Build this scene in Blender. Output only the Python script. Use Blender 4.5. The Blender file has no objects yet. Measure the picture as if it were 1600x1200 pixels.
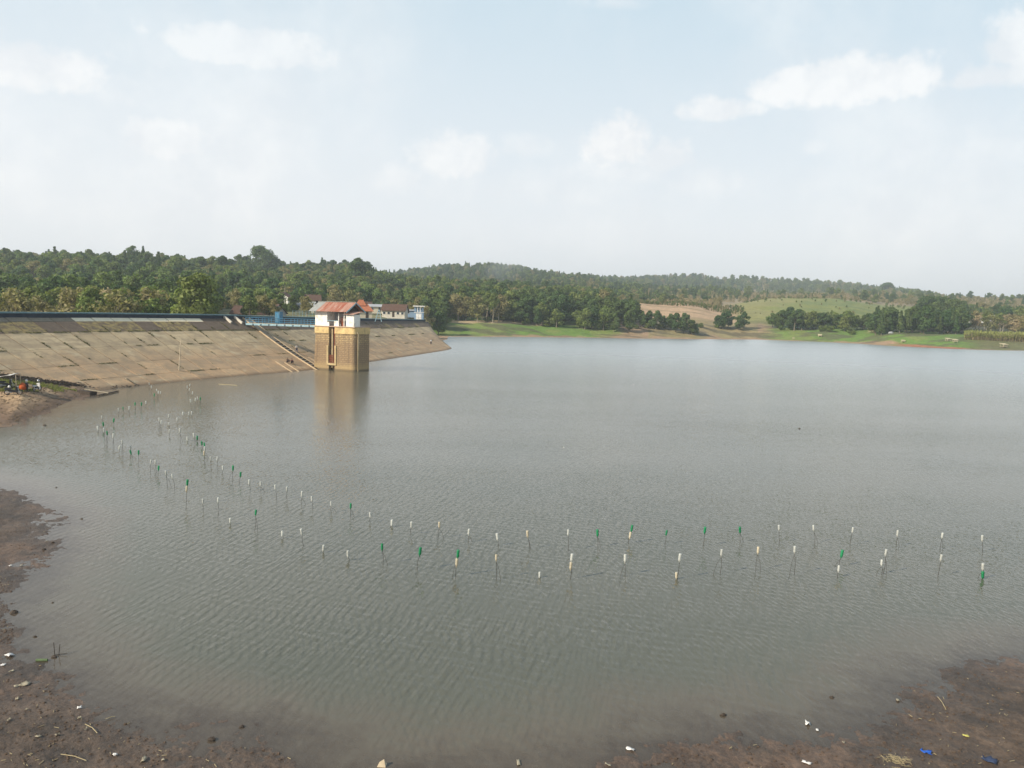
import bpy, math, random
import numpy as np
from mathutils import Vector, Matrix, noise as mnoise
rnd = random.Random(7)
nrs = np.random.RandomState(11)
R = math.radians
scene = bpy.context.scene
col = scene.collection

# ------------------------------------------------------------------ camera
CAM = Vector((0.0, 0.0, 12.0)); F = 1250.0
PITCH, ROLL = R(5.16), R(1.5)
rot = Matrix.Rotation(R(90) - PITCH, 3, 'X') @ Matrix.Rotation(ROLL, 3, 'Z')
cd = bpy.data.cameras.new('camera'); cam = bpy.data.objects.new('camera', cd); col.objects.link(cam)
cam.matrix_world = Matrix.Translation(CAM) @ rot.to_4x4()
cd.sensor_width = 36; cd.lens = 36 * F / 1600; cd.clip_start = 0.2; cd.clip_end = 20000
scene.camera = cam
def ray(px, py): return rot @ Vector(((px - 800) / F, (600 - py) / F, -1))
def at(px, py, z=0.0):                 # the point of the level z that the photograph shows at this pixel
    d = ray(px, py); return CAM + d * ((z - CAM.z) / d.z)
def atY(px, py, Y):
    d = ray(px, py); return CAM + d * (Y / d.y)
def yh(px): return 487 + 0.02618 * (px - 800)

# ------------------------------------------------------------------ exposure, sky, sun
scene.view_settings.view_transform = 'Standard'; scene.view_settings.look = 'None'
scene.view_settings.exposure = 0.27; scene.view_settings.gamma = 1.0
scene.view_settings.use_curve_mapping = False
scene.cycles.volume_bounces = 1; scene.cycles.max_bounces = 6
scene.cycles.transparent_max_bounces = 12
SUN_DIR = Vector((-0.83, -0.56, 0.0)).normalized()
ELEV = R(33)
sun_vec = Vector((SUN_DIR.x * math.cos(ELEV), SUN_DIR.y * math.cos(ELEV), math.sin(ELEV)))
sd = bpy.data.lights.new('sun', 'SUN'); so = bpy.data.objects.new('sun', sd); col.objects.link(so)
sd.energy = 5.0; sd.angle = R(0.6); sd.color = (1.0, 0.90, 0.76)
so.rotation_euler = sun_vec.to_track_quat('Z', 'Y').to_euler(); so.location = (-60, -40, 80)

class NT:
    def __init__(s, tree): s.t = tree; tree.nodes.clear()
    def n(s, kind, **kw):
        nd = s.t.nodes.new(kind)
        for k, v in kw.items():
            if k.startswith('i_'):
                key = k[2:]; key = int(key) if key.isdigit() else key.replace('_', ' ')
                s.set(nd, key, v)
            else: setattr(nd, k, v)
        return nd
    def set(s, nd, key, v):
        sock = nd.inputs[key]
        if hasattr(v, 'is_linked') or isinstance(v, bpy.types.NodeSocket): s.t.links.new(v, sock)
        else: sock.default_value = v
    def math(s, op, a, b=None, c=None, clamp=False):
        nd = s.t.nodes.new('ShaderNodeMath'); nd.operation = op; nd.use_clamp = clamp
        s.set(nd, 0, a)
        if b is not None: s.set(nd, 1, b)
        if c is not None: s.set(nd, 2, c)
        return nd.outputs[0]
    def vm(s, op, a, b=None, out=0, scale=None):
        nd = s.t.nodes.new('ShaderNodeVectorMath'); nd.operation = op
        s.set(nd, 0, a)
        if b is not None: s.set(nd, 1, b)
        if scale is not None: s.set(nd, 'Scale', scale)
        return nd.outputs[out]
    def mix(s, f, a, b, blend='MIX'):
        nd = s.t.nodes.new('ShaderNodeMix'); nd.data_type = 'RGBA'; nd.blend_type = blend
        s.set(nd, 0, f); s.set(nd, 6, a if not isinstance(a, tuple) else (*a[:3], 1)); s.set(nd, 7, b if not isinstance(b, tuple) else (*b[:3], 1))
        return nd.outputs[2]
    def rng(s, v, a, b, c=0.0, d=1.0, smooth=False):
        nd = s.t.nodes.new('ShaderNodeMapRange')
        if smooth: nd.interpolation_type = 'SMOOTHSTEP'
        s.set(nd, 0, v); s.set(nd, 1, a); s.set(nd, 2, b); s.set(nd, 3, c); s.set(nd, 4, d)
        return nd.outputs[0]
    def noise(s, vec, scale, detail=3, rough=.55, out=0, dist=0.0):
        nd = s.t.nodes.new('ShaderNodeTexNoise'); s.set(nd, 'Vector', vec) if vec is not None else None
        s.set(nd, 'Scale', scale); s.set(nd, 'Detail', detail); s.set(nd, 'Roughness', rough); s.set(nd, 'Distortion', dist)
        return nd.outputs[out]

world = bpy.data.worlds.new('World'); scene.world = world; world.use_nodes = True
W = NT(world.node_tree)
sky = W.n('ShaderNodeTexSky'); sky.sky_type = 'NISHITA'; sky.sun_disc = False
sky.sun_elevation = ELEV; sky.sun_rotation = math.atan2(SUN_DIR.x, SUN_DIR.y); sky.air_density = 1.0; sky.dust_density = 2.5
tc = W.n('ShaderNodeTexCoord').outputs['Generated']
sep = W.n('ShaderNodeSeparateXYZ', i_0=tc)
el = W.math('ARCSINE', sep.outputs[2]); az = W.math('ARCTAN2', sep.outputs[0], sep.outputs[1])
n1 = W.noise(tc, 15.0, 7, .60); n2 = W.noise(tc, 2.6, 6, .6); n3 = W.noise(tc, 42.0, 5, .6)
nn = W.math('ADD', W.math('MULTIPLY', W.math('SUBTRACT', n1, .5), 1.7), W.math('MULTIPLY', W.math('SUBTRACT', n3, .5), 1.0))
CL = [(50, 108, 100, 42, .75), (185, 150, 80, 40, .38), (400, 80, 140, 36, .62), (262, 222, 85, 36, .65), (112, 208, 50, 20, .3),
      (712, 250, 72, 40, .68), (610, 285, 80, 34, .5), (840, 300, 300, 46, .33), (968, 228, 62, 46, .9), (985, 268, 130, 36, .5), (1042, 250, 55, 36, .62), (1120, 174, 70, 22, .75),
      (1322, 130, 150, 42, .8), (1585, 74, 48, 44, .75), (1550, 122, 75, 24, .7), (1085, 285, 90, 40, .42), (820, 232, 55, 24, .38),
      (1510, 236, 170, 50, .38), (900, 285, 120, 36, .3), (1270, 232, 30, 16, .35), (960, 5, 60, 16, .45), (1290, 290, 160, 40, .25),
      (1760, 150, 120, 50, .6), (-160, 150, 140, 50, .5), (350, -90, 200, 50, .4), (1200, -120, 220, 60, .4)]
mask = None
for (px, py, sx, sy, st) in CL:
    d = ray(px, py).normalized()
    a0 = math.atan2(d.x, d.y); e0 = math.asin(d.z)
    u = W.math('DIVIDE', W.math('SUBTRACT', az, a0), sx / F)
    dv = W.math('SUBTRACT', el, e0)
    v = W.math('DIVIDE', dv, sy / F)
    v = W.math('MULTIPLY', v, W.rng(dv, -0.004, 0.004, 1.35, 0.95))      # flatter base, billowing top
    q = W.math('SQRT', W.math('ADD', W.math('MULTIPLY', u, u), W.math('MULTIPLY', v, v)))
    q = W.math('ADD', W.math('SUBTRACT', 1.12, q), nn)
    w = 0.62 if st > .6 else 1.15
    m = W.math('MULTIPLY', W.rng(q, -.05, w, 0.0, 1.0, True), st * .85)
    mask = m if mask is None else W.math('MAXIMUM', mask, m)
veil = W.math('MULTIPLY', W.rng(n2, .40, .70, 0, .42, True), W.rng(el, -.05, .1, .2, 1))
mask = W.math('MAXIMUM', mask, veil)
grad = W.rng(el, 0.10, 0.50, 0.0, 1.0, False)
side = W.rng(W.math('MULTIPLY', az, 1.0), -0.7, 0.7, 0.0, 1.0)
vl = W.mix(side, (0.835, 0.845, 0.86), (0.785, 0.815, 0.84))
veilc = W.mix(grad, vl, W.mix(side, (0.48, 0.635, 0.725), (0.40, 0.595, 0.71)))
veilc = W.mix(W.rng(el, .46, 1.1, 0, 1), veilc, (0.08, 0.17, 0.32))       # deeper blue towards the zenith
skyc = W.vm('SCALE', sky.outputs[0], scale=0.10)
base = W.mix(0.88, skyc, veilc)
shade = W.mix(W.rng(n1, .4, .62), (0.76, 0.77, 0.785), (0.92, 0.905, 0.885))
full = W.mix(mask, base, shade)
bg = W.n('ShaderNodeBackground', i_Color=full); bg.inputs['Strength'].default_value = 1.0
bgs = W.n('ShaderNodeOutputWorld', i_Surface=bg.outputs[0])

# ------------------------------------------------------------------ materials
def newmat(name):
    m = bpy.data.materials.new(name); m.use_nodes = True
    t = NT(m.node_tree); out = t.n('ShaderNodeOutputMaterial'); return m, t, out
def mat(name, c, rough=.8, var=.25, scale=4.0, metal=0.0, bump=.15, c2=None, rand=0.0, spec=.3, dirt=None, obj=False):
    m, t, out = newmat(name)
    co = t.n('ShaderNodeTexCoord').outputs['Object'] if obj else t.n('ShaderNodeNewGeometry').outputs['Position']
    n = t.noise(co, scale, 5, .6); nb = t.noise(co, scale * .23, 3, .5)
    c2 = c2 or tuple(x * (1 - var) for x in c)
    cc = t.mix(t.rng(n, .32, .68), c2, tuple(min(1, x * (1 + var * .4)) for x in c))
    cc = t.mix(t.rng(nb, .3, .7, 0, .5), cc, tuple(x * (1 - var) for x in c))
    if dirt: cc = t.mix(t.rng(t.noise(co, scale * .6, 6, .7), .52, .66, 0, .8), cc, dirt)
    if rand:
        oi = t.n('ShaderNodeObjectInfo').outputs['Random']
        cc = t.vm('SCALE', cc, scale=t.rng(oi, 0, 1, 1 - rand, 1 + rand * .6))
    p = t.n('ShaderNodeBsdfPrincipled', i_Base_Color=cc, i_Roughness=rough, i_Metallic=metal)
    p.inputs['Specular IOR Level'].default_value = spec
    if bump:
        b = t.n('ShaderNodeBump', i_Height=n); b.inputs['Strength'].default_value = bump; b.inputs['Distance'].default_value = .05
        t.t.links.new(b.outputs[0], p.inputs['Normal'])
    t.t.links.new(p.outputs[0], out.inputs[0]); return m
def foliage(name, cols, trans=.33, leafy=True):
    m, t, out = newmat(name)
    oi = t.n('ShaderNodeObjectInfo').outputs['Random']
    g = t.n('ShaderNodeNewGeometry'); pos = g.outputs['Position']
    tcn = t.n('ShaderNodeTexCoord').outputs['Object']
    rp = g.outputs['Random Per Island']
    cc = t.mix(t.rng(oi, .0, .5), cols[0], cols[1])
    cc = t.mix(t.rng(oi, .5, 1.0), cc, cols[2])
    big = t.noise(pos, .012, 3, .5)
    cc = t.mix(t.rng(big, .42, .62, 0, .45), cc, cols[2])
    cc = t.vm('SCALE', cc, scale=t.rng(rp, 0, 1, .75, 1.75))
    cc = t.vm('SCALE', cc, scale=t.rng(t.noise(tcn, .55, 2, .5), .3, .7, .75, 1.25))
    d = t.n('ShaderNodeBsdfPrincipled', i_Base_Color=cc, i_Roughness=.65); d.inputs['Specular IOR Level'].default_value = .25
    tr = t.n('ShaderNodeBsdfTranslucent', i_Color=t.vm('MULTIPLY', cc, (1.1, 1.25, .6)))
    mx = t.n('ShaderNodeMixShader'); mx.inputs[0].default_value = trans
    t.t.links.new(d.outputs[0], mx.inputs[1]); t.t.links.new(tr.outputs[0], mx.inputs[2]); t.t.links.new(mx.outputs[0], out.inputs[0])
    return m
M = {}
M['leaf_dark'] = foliage('leaf_dark', [(.034, .070, .022), (.050, .092, .026), (.080, .108, .032)])
M['leaf_mid'] = foliage('leaf_mid', [(.070, .112, .026), (.098, .136, .032), (.130, .150, .042)])
M['leaf_bright'] = foliage('leaf_bright', [(.085, .135, .030), (.115, .160, .036), (.140, .165, .045)])
M['leaf_olive'] = foliage('leaf_olive', [(.140, .145, .050), (.185, .160, .066), (.215, .185, .090)])
M['leaf_dry'] = foliage('leaf_dry', [(.290, .220, .130), (.340, .265, .165), (.235, .205, .105)])
M['leaf_far'] = foliage('leaf_far', [(.040, .070, .028), (.062, .092, .034), (.100, .112, .045)])
M['bark'] = mat('bark', (.20, .165, .125), .9, .4, 3)
M['bark_pale'] = mat('bark_pale', (.36, .31, .235), .9, .35, 3)
M['cane'] = foliage('cane', [(.24, .25, .075), (.27, .27, .08), (.25, .23, .09)])
M['cane_stem'] = mat('cane_stem', (.24, .20, .10), .9, .4, 2)
M['white_wall'] = mat('white_wall', (.80, .78, .72), .85, .12, 1.6, dirt=(.50, .45, .36))
M['cream_wall'] = mat('cream_wall', (.60, .53, .40), .85, .2, 1.6)
M['grey_wall'] = mat('grey_wall', (.36, .37, .38), .85, .2, 1.6)
M['blue_wall'] = mat('blue_wall', (.22, .32, .43), .8, .2, 2)
M['tile_brown'] = mat('tile_brown', (.115, .066, .046), .9, .35, 2.5)
M['tile_orange'] = mat('tile_orange', (.42, .15, .075), .9, .3, 2.5)
M['dark_void'] = mat('dark_void', (.025, .027, .03), .9, .3, 2)
M['glass'] = mat('glass', (.04, .05, .06), .12, .1, 2, bump=0, spec=.6)
M['blue_paint'] = mat('blue_paint', (.055, .20, .33), .5, .3, 3, dirt=(.14, .20, .22))
M['blue_pale'] = mat('blue_pale', (.30, .45, .50), .6, .25, 3)
M['teal_paint'] = mat('teal_paint', (.085, .175, .20), .5, .3, 1.2, dirt=(.16, .24, .25))
M['navy_wall'] = mat('navy_wall', (.028, .040, .058), .8, .4, 1.5)
M['concrete'] = mat('concrete', (.44, .40, .33), .9, .25, 1.5, rand=.12)
M['concrete_pale'] = mat('concrete_pale', (.62, .56, .46), .9, .2, 1.5)
M['pipe'] = mat('pipe', (.42, .33, .19), .7, .3, 2)
M['rust_red'] = mat('rust_red', (.30, .10, .05), .8, .4, 3)
M['wood_pale'] = mat('wood_pale', (.50, .41, .28), .8, .3, 4)
M['wood_dark'] = mat('wood_dark', (.065, .05, .038), .9, .3, 4)
M['bamboo'] = mat('bamboo', (.56, .46, .32), .8, .3, 6)
M['stick'] = mat('stick', (.055, .047, .038), .9, .4, 12)
M['thatch'] = mat('thatch', (.58, .49, .32), .9, .3, 3)
M['rubber'] = mat('rubber', (.018, .018, .02), .8, .2, 5)
M['black_paint'] = mat('black_paint', (.02, .022, .028), .35, .2, 5, spec=.5)
M['silver'] = mat('silver', (.5, .5, .5), .35, .2, 5, metal=.7)
M['orange_cloth'] = mat('orange_cloth', (.62, .13, .035), .8, .3, 6)
M['white_cloth'] = mat('white_cloth', (.72, .70, .66), .9, .15, 6)
M['dark_cloth'] = mat('dark_cloth', (.028, .028, .035), .9, .3, 6)
M['blue_cloth'] = mat('blue_cloth', (.05, .07, .13), .9, .3, 6)
M['red_cloth'] = mat('red_cloth', (.20, .05, .045), .9, .3, 6)
M['skin'] = mat('skin', (.32, .18, .11), .6, .1, 6)
M['hair'] = mat('hair', (.012, .010, .009), .6, .1, 20)
M['straw'] = mat('straw', (.38, .31, .18), .9, .3, 10)
M['foam'] = mat('foam', (.36, .32, .23), .8, .25, 18, dirt=(.22, .17, .12))
M['blue_plastic'] = mat('blue_plastic', (.03, .12, .50), .4, .2, 18)
M['yellow_plastic'] = mat('yellow_plastic', (.58, .52, .14), .5, .2, 18)
M['green_bamboo'] = mat('green_bamboo', (.10, .15, .06), .6, .3, 10)
M['clod'] = mat('clod', (.115, .080, .056), .9, .45, 20, rand=.4)
M['clod_tan'] = mat('clod_tan', (.25, .18, .11), .9, .4, 8, rand=.4)

def plastic(name, c, trans):
    m, t, out = newmat(name)
    oi = t.n('ShaderNodeObjectInfo').outputs['Random']
    cc = t.vm('SCALE', t.mix(t.rng(oi, 0, 1), c, tuple(x * .78 for x in c)), scale=1.0)
    p = t.n('ShaderNodeBsdfPrincipled', i_Base_Color=cc, i_Roughness=.28); p.inputs['Specular IOR Level'].default_value = .5
    tr = t.n('ShaderNodeBsdfTranslucent', i_Color=cc)
    mx = t.n('ShaderNodeMixShader'); mx.inputs[0].default_value = trans
    t.t.links.new(p.outputs[0], mx.inputs[1]); t.t.links.new(tr.outputs[0], mx.inputs[2]); t.t.links.new(mx.outputs[0], out.inputs[0])
    return m
M['bottle_white'] = plastic('bottle_white', (.62, .63, .58), .35)
M['bottle_cream'] = plastic('bottle_cream', (.64, .57, .42), .3)
M['bottle_green'] = plastic('bottle_green', (.025, .30, .12), .35)

# ------------------------------------------------------------------ helpers
class MB:
    def __init__(s): s.v = []; s.f = []
    def add(s, vs, fs):
        o = len(s.v); s.v += [tuple(p) for p in vs]; s.f += [tuple(i + o for i in f) for f in fs]; return s
    def box(s, a, b, mt=None):
        (x0, y0, z0), (x1, y1, z1) = a, b
        vs = [(x, y, z) for z in (z0, z1) for (x, y) in ((x0, y0), (x1, y0), (x1, y1), (x0, y1))]
        if mt is not None: vs = [mt @ Vector(p) for p in vs]
        return s.add(vs, [(3, 2, 1, 0), (4, 5, 6, 7), (0, 1, 5, 4), (1, 2, 6, 5), (2, 3, 7, 6), (3, 0, 4, 7)])
    def hexa(s, lo, hi):
        return s.add(list(lo) + list(hi), [(3, 2, 1, 0), (4, 5, 6, 7), (0, 1, 5, 4), (1, 2, 6, 5), (2, 3, 7, 6), (3, 0, 4, 7)])
    def tube(s, pts, r, n=6, cap=True):
        pts = [Vector(p) for p in pts]; rs = r if isinstance(r, (list, tuple)) else [r] * len(pts)
        o = []; prev = None
        for i, p in enumerate(pts):
            d = (pts[min(i + 1, len(pts) - 1)] - pts[max(i - 1, 0)]).normalized()
            a = Vector((0, 0, 1)) if abs(d.z) < .9 else Vector((1, 0, 0))
            u = d.cross(a).normalized(); v = d.cross(u)
            for k in range(n):
                t = 2 * math.pi * k / n; o.append(p + (u * math.cos(t) + v * math.sin(t)) * rs[i])
        fs = [(i * n + k, i * n + (k + 1) % n, (i + 1) * n + (k + 1) % n, (i + 1) * n + k) for i in range(len(pts) - 1) for k in range(n)]
        if cap: fs += [tuple(range(n))[::-1], tuple((len(pts) - 1) * n + k for k in range(n))]
        return s.add(o, fs)
    def bar(s, a, b, w, h):
        a, b = Vector(a), Vector(b); d = (b - a).normalized()
        up = Vector((0, 0, 1)) if abs(d.z) < .95 else Vector((0, 1, 0))
        u = d.cross(up).normalized() * w / 2; v = u.cross(d).normalized() * h / 2
        return s.hexa([a - u - v, a + u - v, b + u - v, b - u - v], [a - u + v, a + u + v, b + u + v, b - u + v])
    def lathe(s, prof, n=10, c=(0, 0, 0), mt=None):
        vs = []
        for (r, z) in prof:
            for k in range(n):
                t = 2 * math.pi * k / n; p = Vector((c[0] + r * math.cos(t), c[1] + r * math.sin(t), c[2] + z))
                vs.append(mt @ p if mt is not None else p)
        fs = [(i * n + k, i * n + (k + 1) % n, (i + 1) * n + (k + 1) % n, (i + 1) * n + k) for i in range(len(prof) - 1) for k in range(n)]
        fs += [tuple(range(n))[::-1], tuple((len(prof) - 1) * n + k for k in range(n))]
        return s.add(vs, fs)
    def blob(s, c, r, seed=0, jit=.25, n=7, m=5):
        rr = random.Random(seed); c = Vector(c); vs = []; fs = []
        for i in range(m + 1):
            ph = math.pi * i / m
            for k in range(n):
                t = 2 * math.pi * k / n; j = 1 + rr.uniform(-jit, jit)
                vs.append((c.x + r[0] * j * math.sin(ph) * math.cos(t), c.y + r[1] * j * math.sin(ph) * math.sin(t), c.z + r[2] * (1 + rr.uniform(-jit, jit) * .5) * math.cos(ph)))
        fs = [(i * n + k, (i + 1) * n + k, (i + 1) * n + (k + 1) % n, i * n + (k + 1) % n) for i in range(m) for k in range(n)]
        return s.add(vs, fs)
    def mesh(s, name, m):
        me = bpy.data.meshes.new(name); me.from_pydata(s.v, [], s.f); me.validate(clean_customdata=False)
        for mm in (m if isinstance(m, list) else [m]): me.materials.append(mm)
        return me
    def build(s, name, m, parent=None, smooth=False):
        me = s.mesh(name, m)
        if smooth: me.polygons.foreach_set('use_smooth', [True] * len(me.polygons))
        return link(name, me, parent)
def link(name, me, parent=None):
    o = bpy.data.objects.new(name, me); col.objects.link(o)
    if parent is not None: o.parent = parent
    return o
def tag(o, label=None, cat=None, group=None, kind=None):
    if label: o['label'] = label
    if cat: o['category'] = cat
    if group: o['group'] = group
    if kind: o['kind'] = kind
    return o
def empty(name, loc, rz=0.0, label=None, cat=None, group=None):
    o = bpy.data.objects.new(name, None); col.objects.link(o); o.location = loc; o.rotation_euler = (0, 0, rz)
    o.empty_display_size = .3
    return tag(o, label, cat, group)
def copy_tree(o, parent=None):
    c = o.copy(); col.objects.link(c); c.parent = parent
    for ch in [x for x in bpy.data.objects if x.parent == o and x != c]: copy_tree(ch, c)
    return c

def hsh(ix, iy, s=0):
    h = (ix.astype(np.int64) * 374761393 + iy.astype(np.int64) * 668265263 + s * 1442695041) & 0xffffffff
    h = ((h ^ (h >> 13)) * 1274126177) & 0xffffffff
    return ((h ^ (h >> 16)) & 0xffff) / 65535.0
def vnoise(x, y, s=0):
    ix = np.floor(x); iy = np.floor(y); fx = x - ix; fy = y - iy
    fx = fx * fx * (3 - 2 * fx); fy = fy * fy * (3 - 2 * fy)
    a = hsh(ix, iy, s); b = hsh(ix + 1, iy, s); c = hsh(ix, iy + 1, s); d = hsh(ix + 1, iy + 1, s)
    return (a * (1 - fx) + b * fx) * (1 - fy) + (c * (1 - fx) + d * fx) * fy
def fbm(x, y, o=4, s=0):
    r = 0; a = .5; t = 0
    for i in range(o): r = r + a * vnoise(x, y, s + i); t += a; a *= .5; x = x * 2.03 + 7.1; y = y * 2.03 + 3.7
    return r / t
def ss(x, a, b): t = np.clip((x - a) / (b - a), 0, 1); return t * t * (3 - 2 * t)

# ------------------------------------------------------------------ dam geometry: crest / water-line pairs
DP = [((-88, 60, 9.3), (-68, 58, 0)), ((-82, 90, 9.25), (-62, 86, 0)), ((-75, 117, 9.2), (-55, 110, 0)), ((-66.7, 139, 9.2), (-48, 129.5, 0)),
      ((-54.7, 163, 9.1), (-37.7, 153.2, 0)), ((-47, 192, 8.8), (-30.5, 185, 0)), ((-40, 240, 8.2), (-22.5, 225, 0)),
      ((-36.5, 285, 7.7), (-19.3, 246, 0)), ((-34.4, 300, 7.55), (-20.3, 260, 0)), ((-33, 308, 7.4), (-23.5, 275, 0)), ((-34, 316, 7.2), (-30, 292, 0))]
def cr(p0, p1, p2, p3, t):
    return .5 * ((2 * p1) + (p2 - p0) * t + (2 * p0 - 5 * p1 + 4 * p2 - p3) * t * t + (3 * p1 - p0 - 3 * p2 + p3) * t ** 3)
CA = [Vector(a) for a, b in DP]; CB = [Vector(b) for a, b in DP]
def samp(P, u):
    i = min(int(u), len(P) - 2); t = u - i
    return cr(P[max(i - 1, 0)], P[i], P[i + 1], P[min(i + 2, len(P) - 1)], t)
US = np.linspace(0, len(DP) - 1, 1001)
LEN = [0.0]
for i in range(1, 1001): LEN.append(LEN[-1] + (samp(CA, US[i]) - samp(CA, US[i - 1])).length)
TOT = LEN[-1]
def uof(s): return float(np.interp(s, LEN, US))
def sof(u): return float(np.interp(u, US, LEN))
def DAM(s, v, up=0.0):
    u = uof(s); a = samp(CA, u); b = samp(CB, u); d = b - a
    sag = -0.35 * math.sin(min(v, 1) * math.pi)
    n = d.cross(samp(CA, min(u + .05, len(DP) - 1)) - samp(CA, max(u - .05, 0))).normalized()
    if n.z < 0: n = -n
    return a + d * v + Vector((0, 0, sag)) + n * up
def dam_frame(s):
    a = DAM(max(s - .3, 0), 0); b = DAM(min(s + .3, TOT), 0); t = (b - a); t.z = 0; t.normalize()
    return t, Vector((-t.y, t.x, 0))     # along, towards the land side

# ------------------------------------------------------------------ ground
def P2(px, py): p = at(px, py, 0); return (p.x, p.y)
lake = [P2(*p) for p in [(0, 765), (30, 771), (60, 785), (80, 800), (86, 815), (80, 840), (66, 868), (38, 900), (14, 930), (2, 965), (4, 1005), (28, 1034),
        (75, 1050), (98, 1082), (128, 1108), (150, 1131), (228, 1136), (300, 1154), (380, 1165), (445, 1183), (480, 1200)]]
lake += [(-4.6, 19.6), (-1, 19.0), (2.0, 19.6)]
lake += [P2(*p) for p in [(955, 1200), (985, 1183), (1045, 1160), (1130, 1152), (1200, 1150), (1262, 1160), (1345, 1150), (1398, 1128), (1402, 1100),
        (1440, 1070), (1490, 1046), (1530, 1038), (1600, 1035)]]
lake += [(22, 28.5), (34, 32), (60, 34), (120, 60), (260, 150), (420, 260), (430, 330)]
lake += [P2(*p) for p in [(1750, 553), (1600, 548), (1540, 547), (1480, 545), (1400, 541), (1340, 537), (1280, 534), (1180, 530.5), (1090, 530), (1000, 529), (900, 527.5), (800, 526.5), (740, 526), (702, 526)]]
lake += [(-29, 355), (-27, 330), (-28, 310)]
lake += [(DP[i][1][0] - 4, DP[i][1][1] + 1.5) for i in (9, 8, 7, 6, 5, 4, 3)]
lake += [P2(*p) for p in [(205, 598), (160, 606), (128, 619), (90, 635), (40, 655), (0, 667)]]
lake += [(-57, 86), (-62, 80), (-66, 68), (-52, 60)]
LK = np.array(lake)
def sdist(x, y):
    """distance to the shore line, positive on land"""
    d2 = np.full(x.shape, 1e12); inside = np.zeros(x.shape, bool); n = len(LK)
    for i in range(n):
        ax, ay = LK[i]; bx, by = LK[(i + 1) % n]; ex, ey = bx - ax, by - ay
        wx, wy = x - ax, y - ay
        t = np.clip((wx * ex + wy * ey) / (ex * ex + ey * ey), 0, 1)
        dx, dy = wx - t * ex, wy - t * ey; d2 = np.minimum(d2, dx * dx + dy * dy)
        c = ((ay > y) != (by > y)) & (x < (bx - ax) * (y - ay) / (by - ay + 1e-12) + ax)
        inside ^= c
    d = np.sqrt(d2); return np.where(inside, -d, d)
# profiles: column px -> [(depth Y, screen y of what is seen there, height of the trees on it)] or (Y, None, z)
PROF = {
 -300: [(150, None, 3), (260, None, 4), (400, 438, 12), (600, 395, 12), (700, 393, 12), (900, None, 40), (1300, None, 50), (2000, None, 60)],
 0: [(150, None, 3), (250, None, 3.5), (400, 436, 12), (600, 392, 12), (700, 395, 12), (900, None, 40), (1300, None, 50), (2000, None, 60)],
 200: [(150, None, 3), (250, None, 4), (400, 434, 12), (620, 394, 12), (700, 396, 12), (900, None, 42), (1300, None, 50), (2000, None, 60)],
 330: [(150, None, 5), (190, None, 6.5), (260, None, 7.5), (400, 440, 12), (650, 403, 11), (760, 404, 12), (900, None, 42), (1300, None, 50), (2000, None, 60)],
 400: [(150, None, 7), (190, None, 7.8), (260, None, 8.5), (400, 446, 12), (700, 408, 11), (760, 407, 12), (900, None, 42), (1300, None, 50), (2000, None, 60)],
 560: [(150, None, 7), (190, None, 8), (330, None, 9.2), (420, 455, 13), (700, 409, 11), (760, 410, 12), (900, None, 36), (1300, None, 60), (2000, None, 60)],
 620: [(150, None, 7), (240, None, 8), (330, None, 9.2), (420, 462, 14), (600, 438, 12), (760, 429, 12), (900, 430, 12), (1300, 427, 12), (1450, 424, 12), (2000, None, 60)],
 700: [(300, None, 6), (350, None, 1.0), (370, None, .6), (385, None, 3.5), (420, None, 6.8), (480, 452, 13), (600, 433, 12), (800, None, 26), (1000, None, 38), (1300, 414, 11), (1450, 414, 11), (2000, None, 60)],
 760: [(300, None, 0), (365, None, 0), (385, None, 2.5), (420, None, 6.2), (480, 455, 13), (600, 436, 12), (800, None, 26), (1000, None, 40), (1300, 412, 11), (1450, 413, 11), (2000, None, 60)],
 900: [(300, None, 0), (400, None, 0), (440, None, 5), (500, 460, 13), (620, 441, 12), (800, None, 26), (1000, 437, 11), (1300, 430, 11), (1500, 430, 12), (2000, 434, 12), (2600, None, 60)],
 960: [(300, None, 0), (404, None, 0), (440, None, 4.6), (490, 495, 0), (560, 472, 0), (640, 462, 8), (800, 455, 11), (1000, 445, 11), (1500, 437, 12), (2000, 432, 12), (2600, None, 70)],
 1060: [(300, None, 0), (405, None, 0), (450, None, 4.6), (490, 499, 0), (600, 474, 0), (700, 466, 8), (850, 457, 10), (1100, 447, 11), (1500, None, 50), (2000, 428, 12), (2600, None, 80)],
 1140: [(300, None, 0), (440, None, 0), (480, None, 5.5), (520, 502, 0), (600, 488, 0), (700, 476, 0), (850, 462, 9), (1100, 448, 11), (1500, None, 50), (2000, 432, 12), (2600, None, 80)],
 1200: [(300, None, 0), (450, None, 0), (490, None, 6.3), (560, 493, 0), (650, 480, 0), (750, 469, 0), (790, 468, 0), (950, 457, 9), (1150, 452, 9), (1500, None, 50), (2000, 434, 12), (2600, None, 80)],
 1300: [(300, None, 0), (435, None, 0), (475, None, 6.4), (560, 496, 0), (640, 480, 0), (740, 468.5, 0), (790, 469, 0), (950, 457, 9), (1150, 452, 9), (1500, None, 50), (2000, 440, 12), (2600, None, 80)],
 1400: [(300, None, 0), (390, None, 0), (430, None, 5.7), (520, None, 9), (640, 492, 0), (740, 483, 0), (790, 482, 0), (950, 463, 9), (1150, 455, 9), (1500, 453, 9), (2000, 452, 12), (2600, None, 80)],
 1500: [(300, None, 0), (380, None, 0), (420, None, 5.5), (520, None, 9), (700, 479, 10), (850, 470, 9), (1000, 463, 9), (1200, 459, 9), (1500, None, 50), (2000, None, 60)],
 1600: [(300, None, 0), (375, None, 0), (410, None, 4.0), (520, None, 9), (700, 486, 10), (850, 474, 9), (1000, 466, 9), (1200, 461, 9), (1500, None, 50), (2000, None, 60)],
 1900: [(300, None, 0), (360, None, 0), (410, None, 4.0), (520, None, 9), (700, 490, 10), (850, 478, 9), (1000, 470, 9), (1200, 468, 9), (1500, None, 50), (2000, None, 60)],
}
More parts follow.
